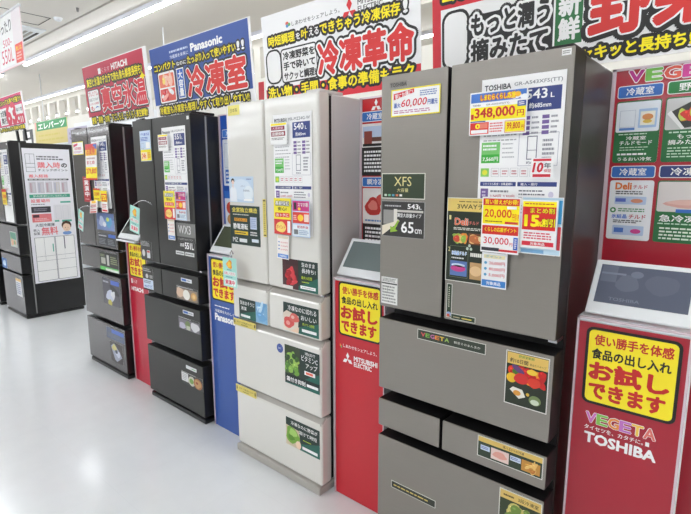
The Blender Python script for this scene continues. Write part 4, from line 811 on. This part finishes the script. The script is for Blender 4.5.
# far-left pink banner
w, h = .95, .36
p = Pr(w, h, WHITE, .004); p.rect(0,.16,.96,.98,(222,40,110),1); p.text('なんといっても薄さが違う!!', .08,.76,.94,.9,YEL,4,.03,(OB(.012),)); p.rect(.15,.2,.94,.68,WHITE,2); p.text('63', .40,.2,.72,.76,(222,40,80),5,.05,((.008,WHITE,4),(.014,BLACK,3))); p.text('cm', .73,.21,.94,.42,(222,40,80),5,.04,((.006,WHITE,4),)); p.text('幅のうす型', .75,.5,.93,.6,(40,40,50),4,.02); p.text('大容量', .2,.45,.4,.62,(40,40,50),4,.03); p.text('奥行', .2,.24,.4,.42,(40,40,50),4,.03); p.text('しかもたっぷり収納大容量', .08,.03,.92,.13,YEL,4,.03,(OB(.012),))
banner(p, -6.60, 1.96, 'pink banner sign with a large red 63 above the far-left refrigerator', 1.75, clips=(.1, .35))

# hanging price poster, upper left
t = empty('hanging_poster', (-4.3, 1.2, 2.58), 'white price poster hanging from the ceiling in the top left corner', 'poster')
w, h = 1.0, .36
p = Pr(w, h, (244,236,240), .002); p.frame(0,0,1,1,.006,(238,190,196),1); p.rect(.5,.06,.82,.97,WHITE,1.5); p.text('ぴったり', .5,.66,.8,.88,(70,70,80),2,.02); p.text('500-', .6,.42,.78,.56,(216,60,110),2,.0); p.text('550L', .55,.12,.80,.38,(216,40,90),2,.0)
p.rect(.84,.05,.985,.38,(238,80,70),2); p.text('詳しくは', .86,.26,.96,.34,YEL,3,.02); p.lines(.86,.09,.96,.24,3,(250,200,190),3)
p.build('printed_sheet', (-.5, 0, -.355), t)
box('top_rail', -.5, .5, -.008, .01, -.005, .008, M_whitep, t)
for s in (-.35, -.2): tube('hanging_wire', [(s,0,0),(s,0,ZC-2.58)], .0015, M_whitep, t, 6)

# ================================================================== things glimpsed behind
# display gondola standing between, with a yellow and green sign on it
g = empty('shelf_unit', (-8.4, 3.1, 0), 'white shelf unit behind the gap between the two left refrigerators', 'shelf')
box('back_panel', -1.6, 1.9, .02, .06, 0, 2.03, M_whitep, g)
for z in (.1, .6, 1.1, 1.6): box('shelf', -1.6, 1.9, -.35, .02, z, z+.03, M_whitep, g)
p = Pr(1.36, .36, (214,196,122), .003); p.rect(.06,.62,.98,1.0,(40,150,84),1); p.text('エレパーツ', .12,.68,.92,.93,WHITE,2,.04); p.lines(.1,.1,.9,.5,2,(205,190,90),1,.35); p.rect(0,.7,.06,1,(240,170,160),1)
tag(p.build('shelf_sign', (-9.3, 2.98, 2.0), None), 'yellow shelf sign with a green header, behind the far-left refrigerator', 'sign')
p = Pr(.7, .22, (190,184,206), .003); p.lines(.1,.2,.9,.8,2,(150,140,170),1); tag(p.build('shelf_sign', (-7.95, 2.97, 1.97), None), 'grey-purple sign right of the yellow one, above the gap', 'sign')
p = Pr(.5, .32, (60,60,64), .003); p.rect(.2,.3,.8,.5,WHITE,1); p.rect(.35,.6,.7,.9,WHITE,1); tag(p.build('shelf_sign', (-9.85, 2.96, 1.95), None), 'black and white sign left of the yellow one', 'sign')
# partition panel seen beyond
p = box('partition_screen', -8.6, -5.3, 3.32, 3.36, 0, 2.33, M_whitep); tag(p, 'plain white screen behind the sign, left of the dark grey refrigerator', 'screen')
# little orange and white cards seen between the last two banners
p = Pr(.13, .1, (244,244,244), .002); p.rect(.0,.5,.6,.95,(236,160,60),1); p.rect(.65,.6,.95,.8,(120,150,200),1); p.lines(.05,.1,.9,.4,2,(120,130,160),1)
tag(p.build('hanging_card', (-1.78, 2.6, 2.12), None), 'small orange and white card glimpsed between the white and right banners', 'card')
tube_o = tube('card_wire', [(.065,.001,.1),(.065,.001,1.18)], .0012, M_whitep); tube_o.location = (-1.78, 2.6, 2.12); tag(tube_o, 'thin wire holding the small orange card between banners', 'wire')
p = Pr(.06, .235, (214,60,70), .002); tag(p.build('standing_card', (-2.80, 2.33, 1.9), None), 'small red card glimpsed between the blue and white banners', 'card')

# ================================================================== wobbler cards on wire arms
def wobbler(cx, cy, cz, ax, ay, az, label, w=.108, h=.15, rz=0, tilt=0):
    t = empty('wobbler_card', (cx, cy, cz), label, 'wobbler card', 'mint wobbler cards on wire arms', (0,0,rz))
    p = Pr(w, h, (170,226,216), .0008)
    p.ell(.5,.77,.2,.15,(245,160,50),2,n=12,wob=.18); p.ell(.5,.77,.13,.1,(250,205,70),3)
    p.lines(.3,.56,.7,.61,1,(60,130,150),1); p.rect(.08,.4,.92,.53,(236,248,246),1); p.text('お試しください', .1,.415,.9,.515,(225,60,90),2,.02); p.lines(.2,.31,.8,.36,1,(60,130,150),1); p.rect(.1,.05,.9,.27,(236,248,246),1); p.text('実演中', .16,.08,.84,.24,(225,50,90),2,.03)
    p.build('card', (-w/2, 0, -h), t, (0, tilt, 0))
    # arm: bows from the card's top to the fridge it clips onto
    m = Matrix.Rotation(-rz, 4, 'Z'); e = m @ Vector((ax-cx, ay-cy, az-cz))
    pts = []
    for k in range(9):
        s_ = k/8; q = Vector((0,.002,-.01)).lerp(e, s_); q.z += .03*math.sin(math.pi*s_); pts.append(q)
    tube('wire_arm', pts, .0035, M_chrome, t, 6)
    return t
wobbler(-2.006, 1.45, 1.083, -2.055, MY-.003, 1.09, 'mint card with an orange sun clipped to the left edge of the white refrigerator', .112, .15)
wobbler(-2.975, 1.45, 1.315, -2.885, PY-.003, 1.31, 'mint card with an orange sun in front of the narrow red podium tablet', .12, .165, 0, R(10))
wobbler(-3.8, 1.45, 1.262, -3.73, HY-.003, 1.235, 'tilted mint card on a wire arm at the lower door of the dark grey refrigerator', .09, .15, 0, R(16))
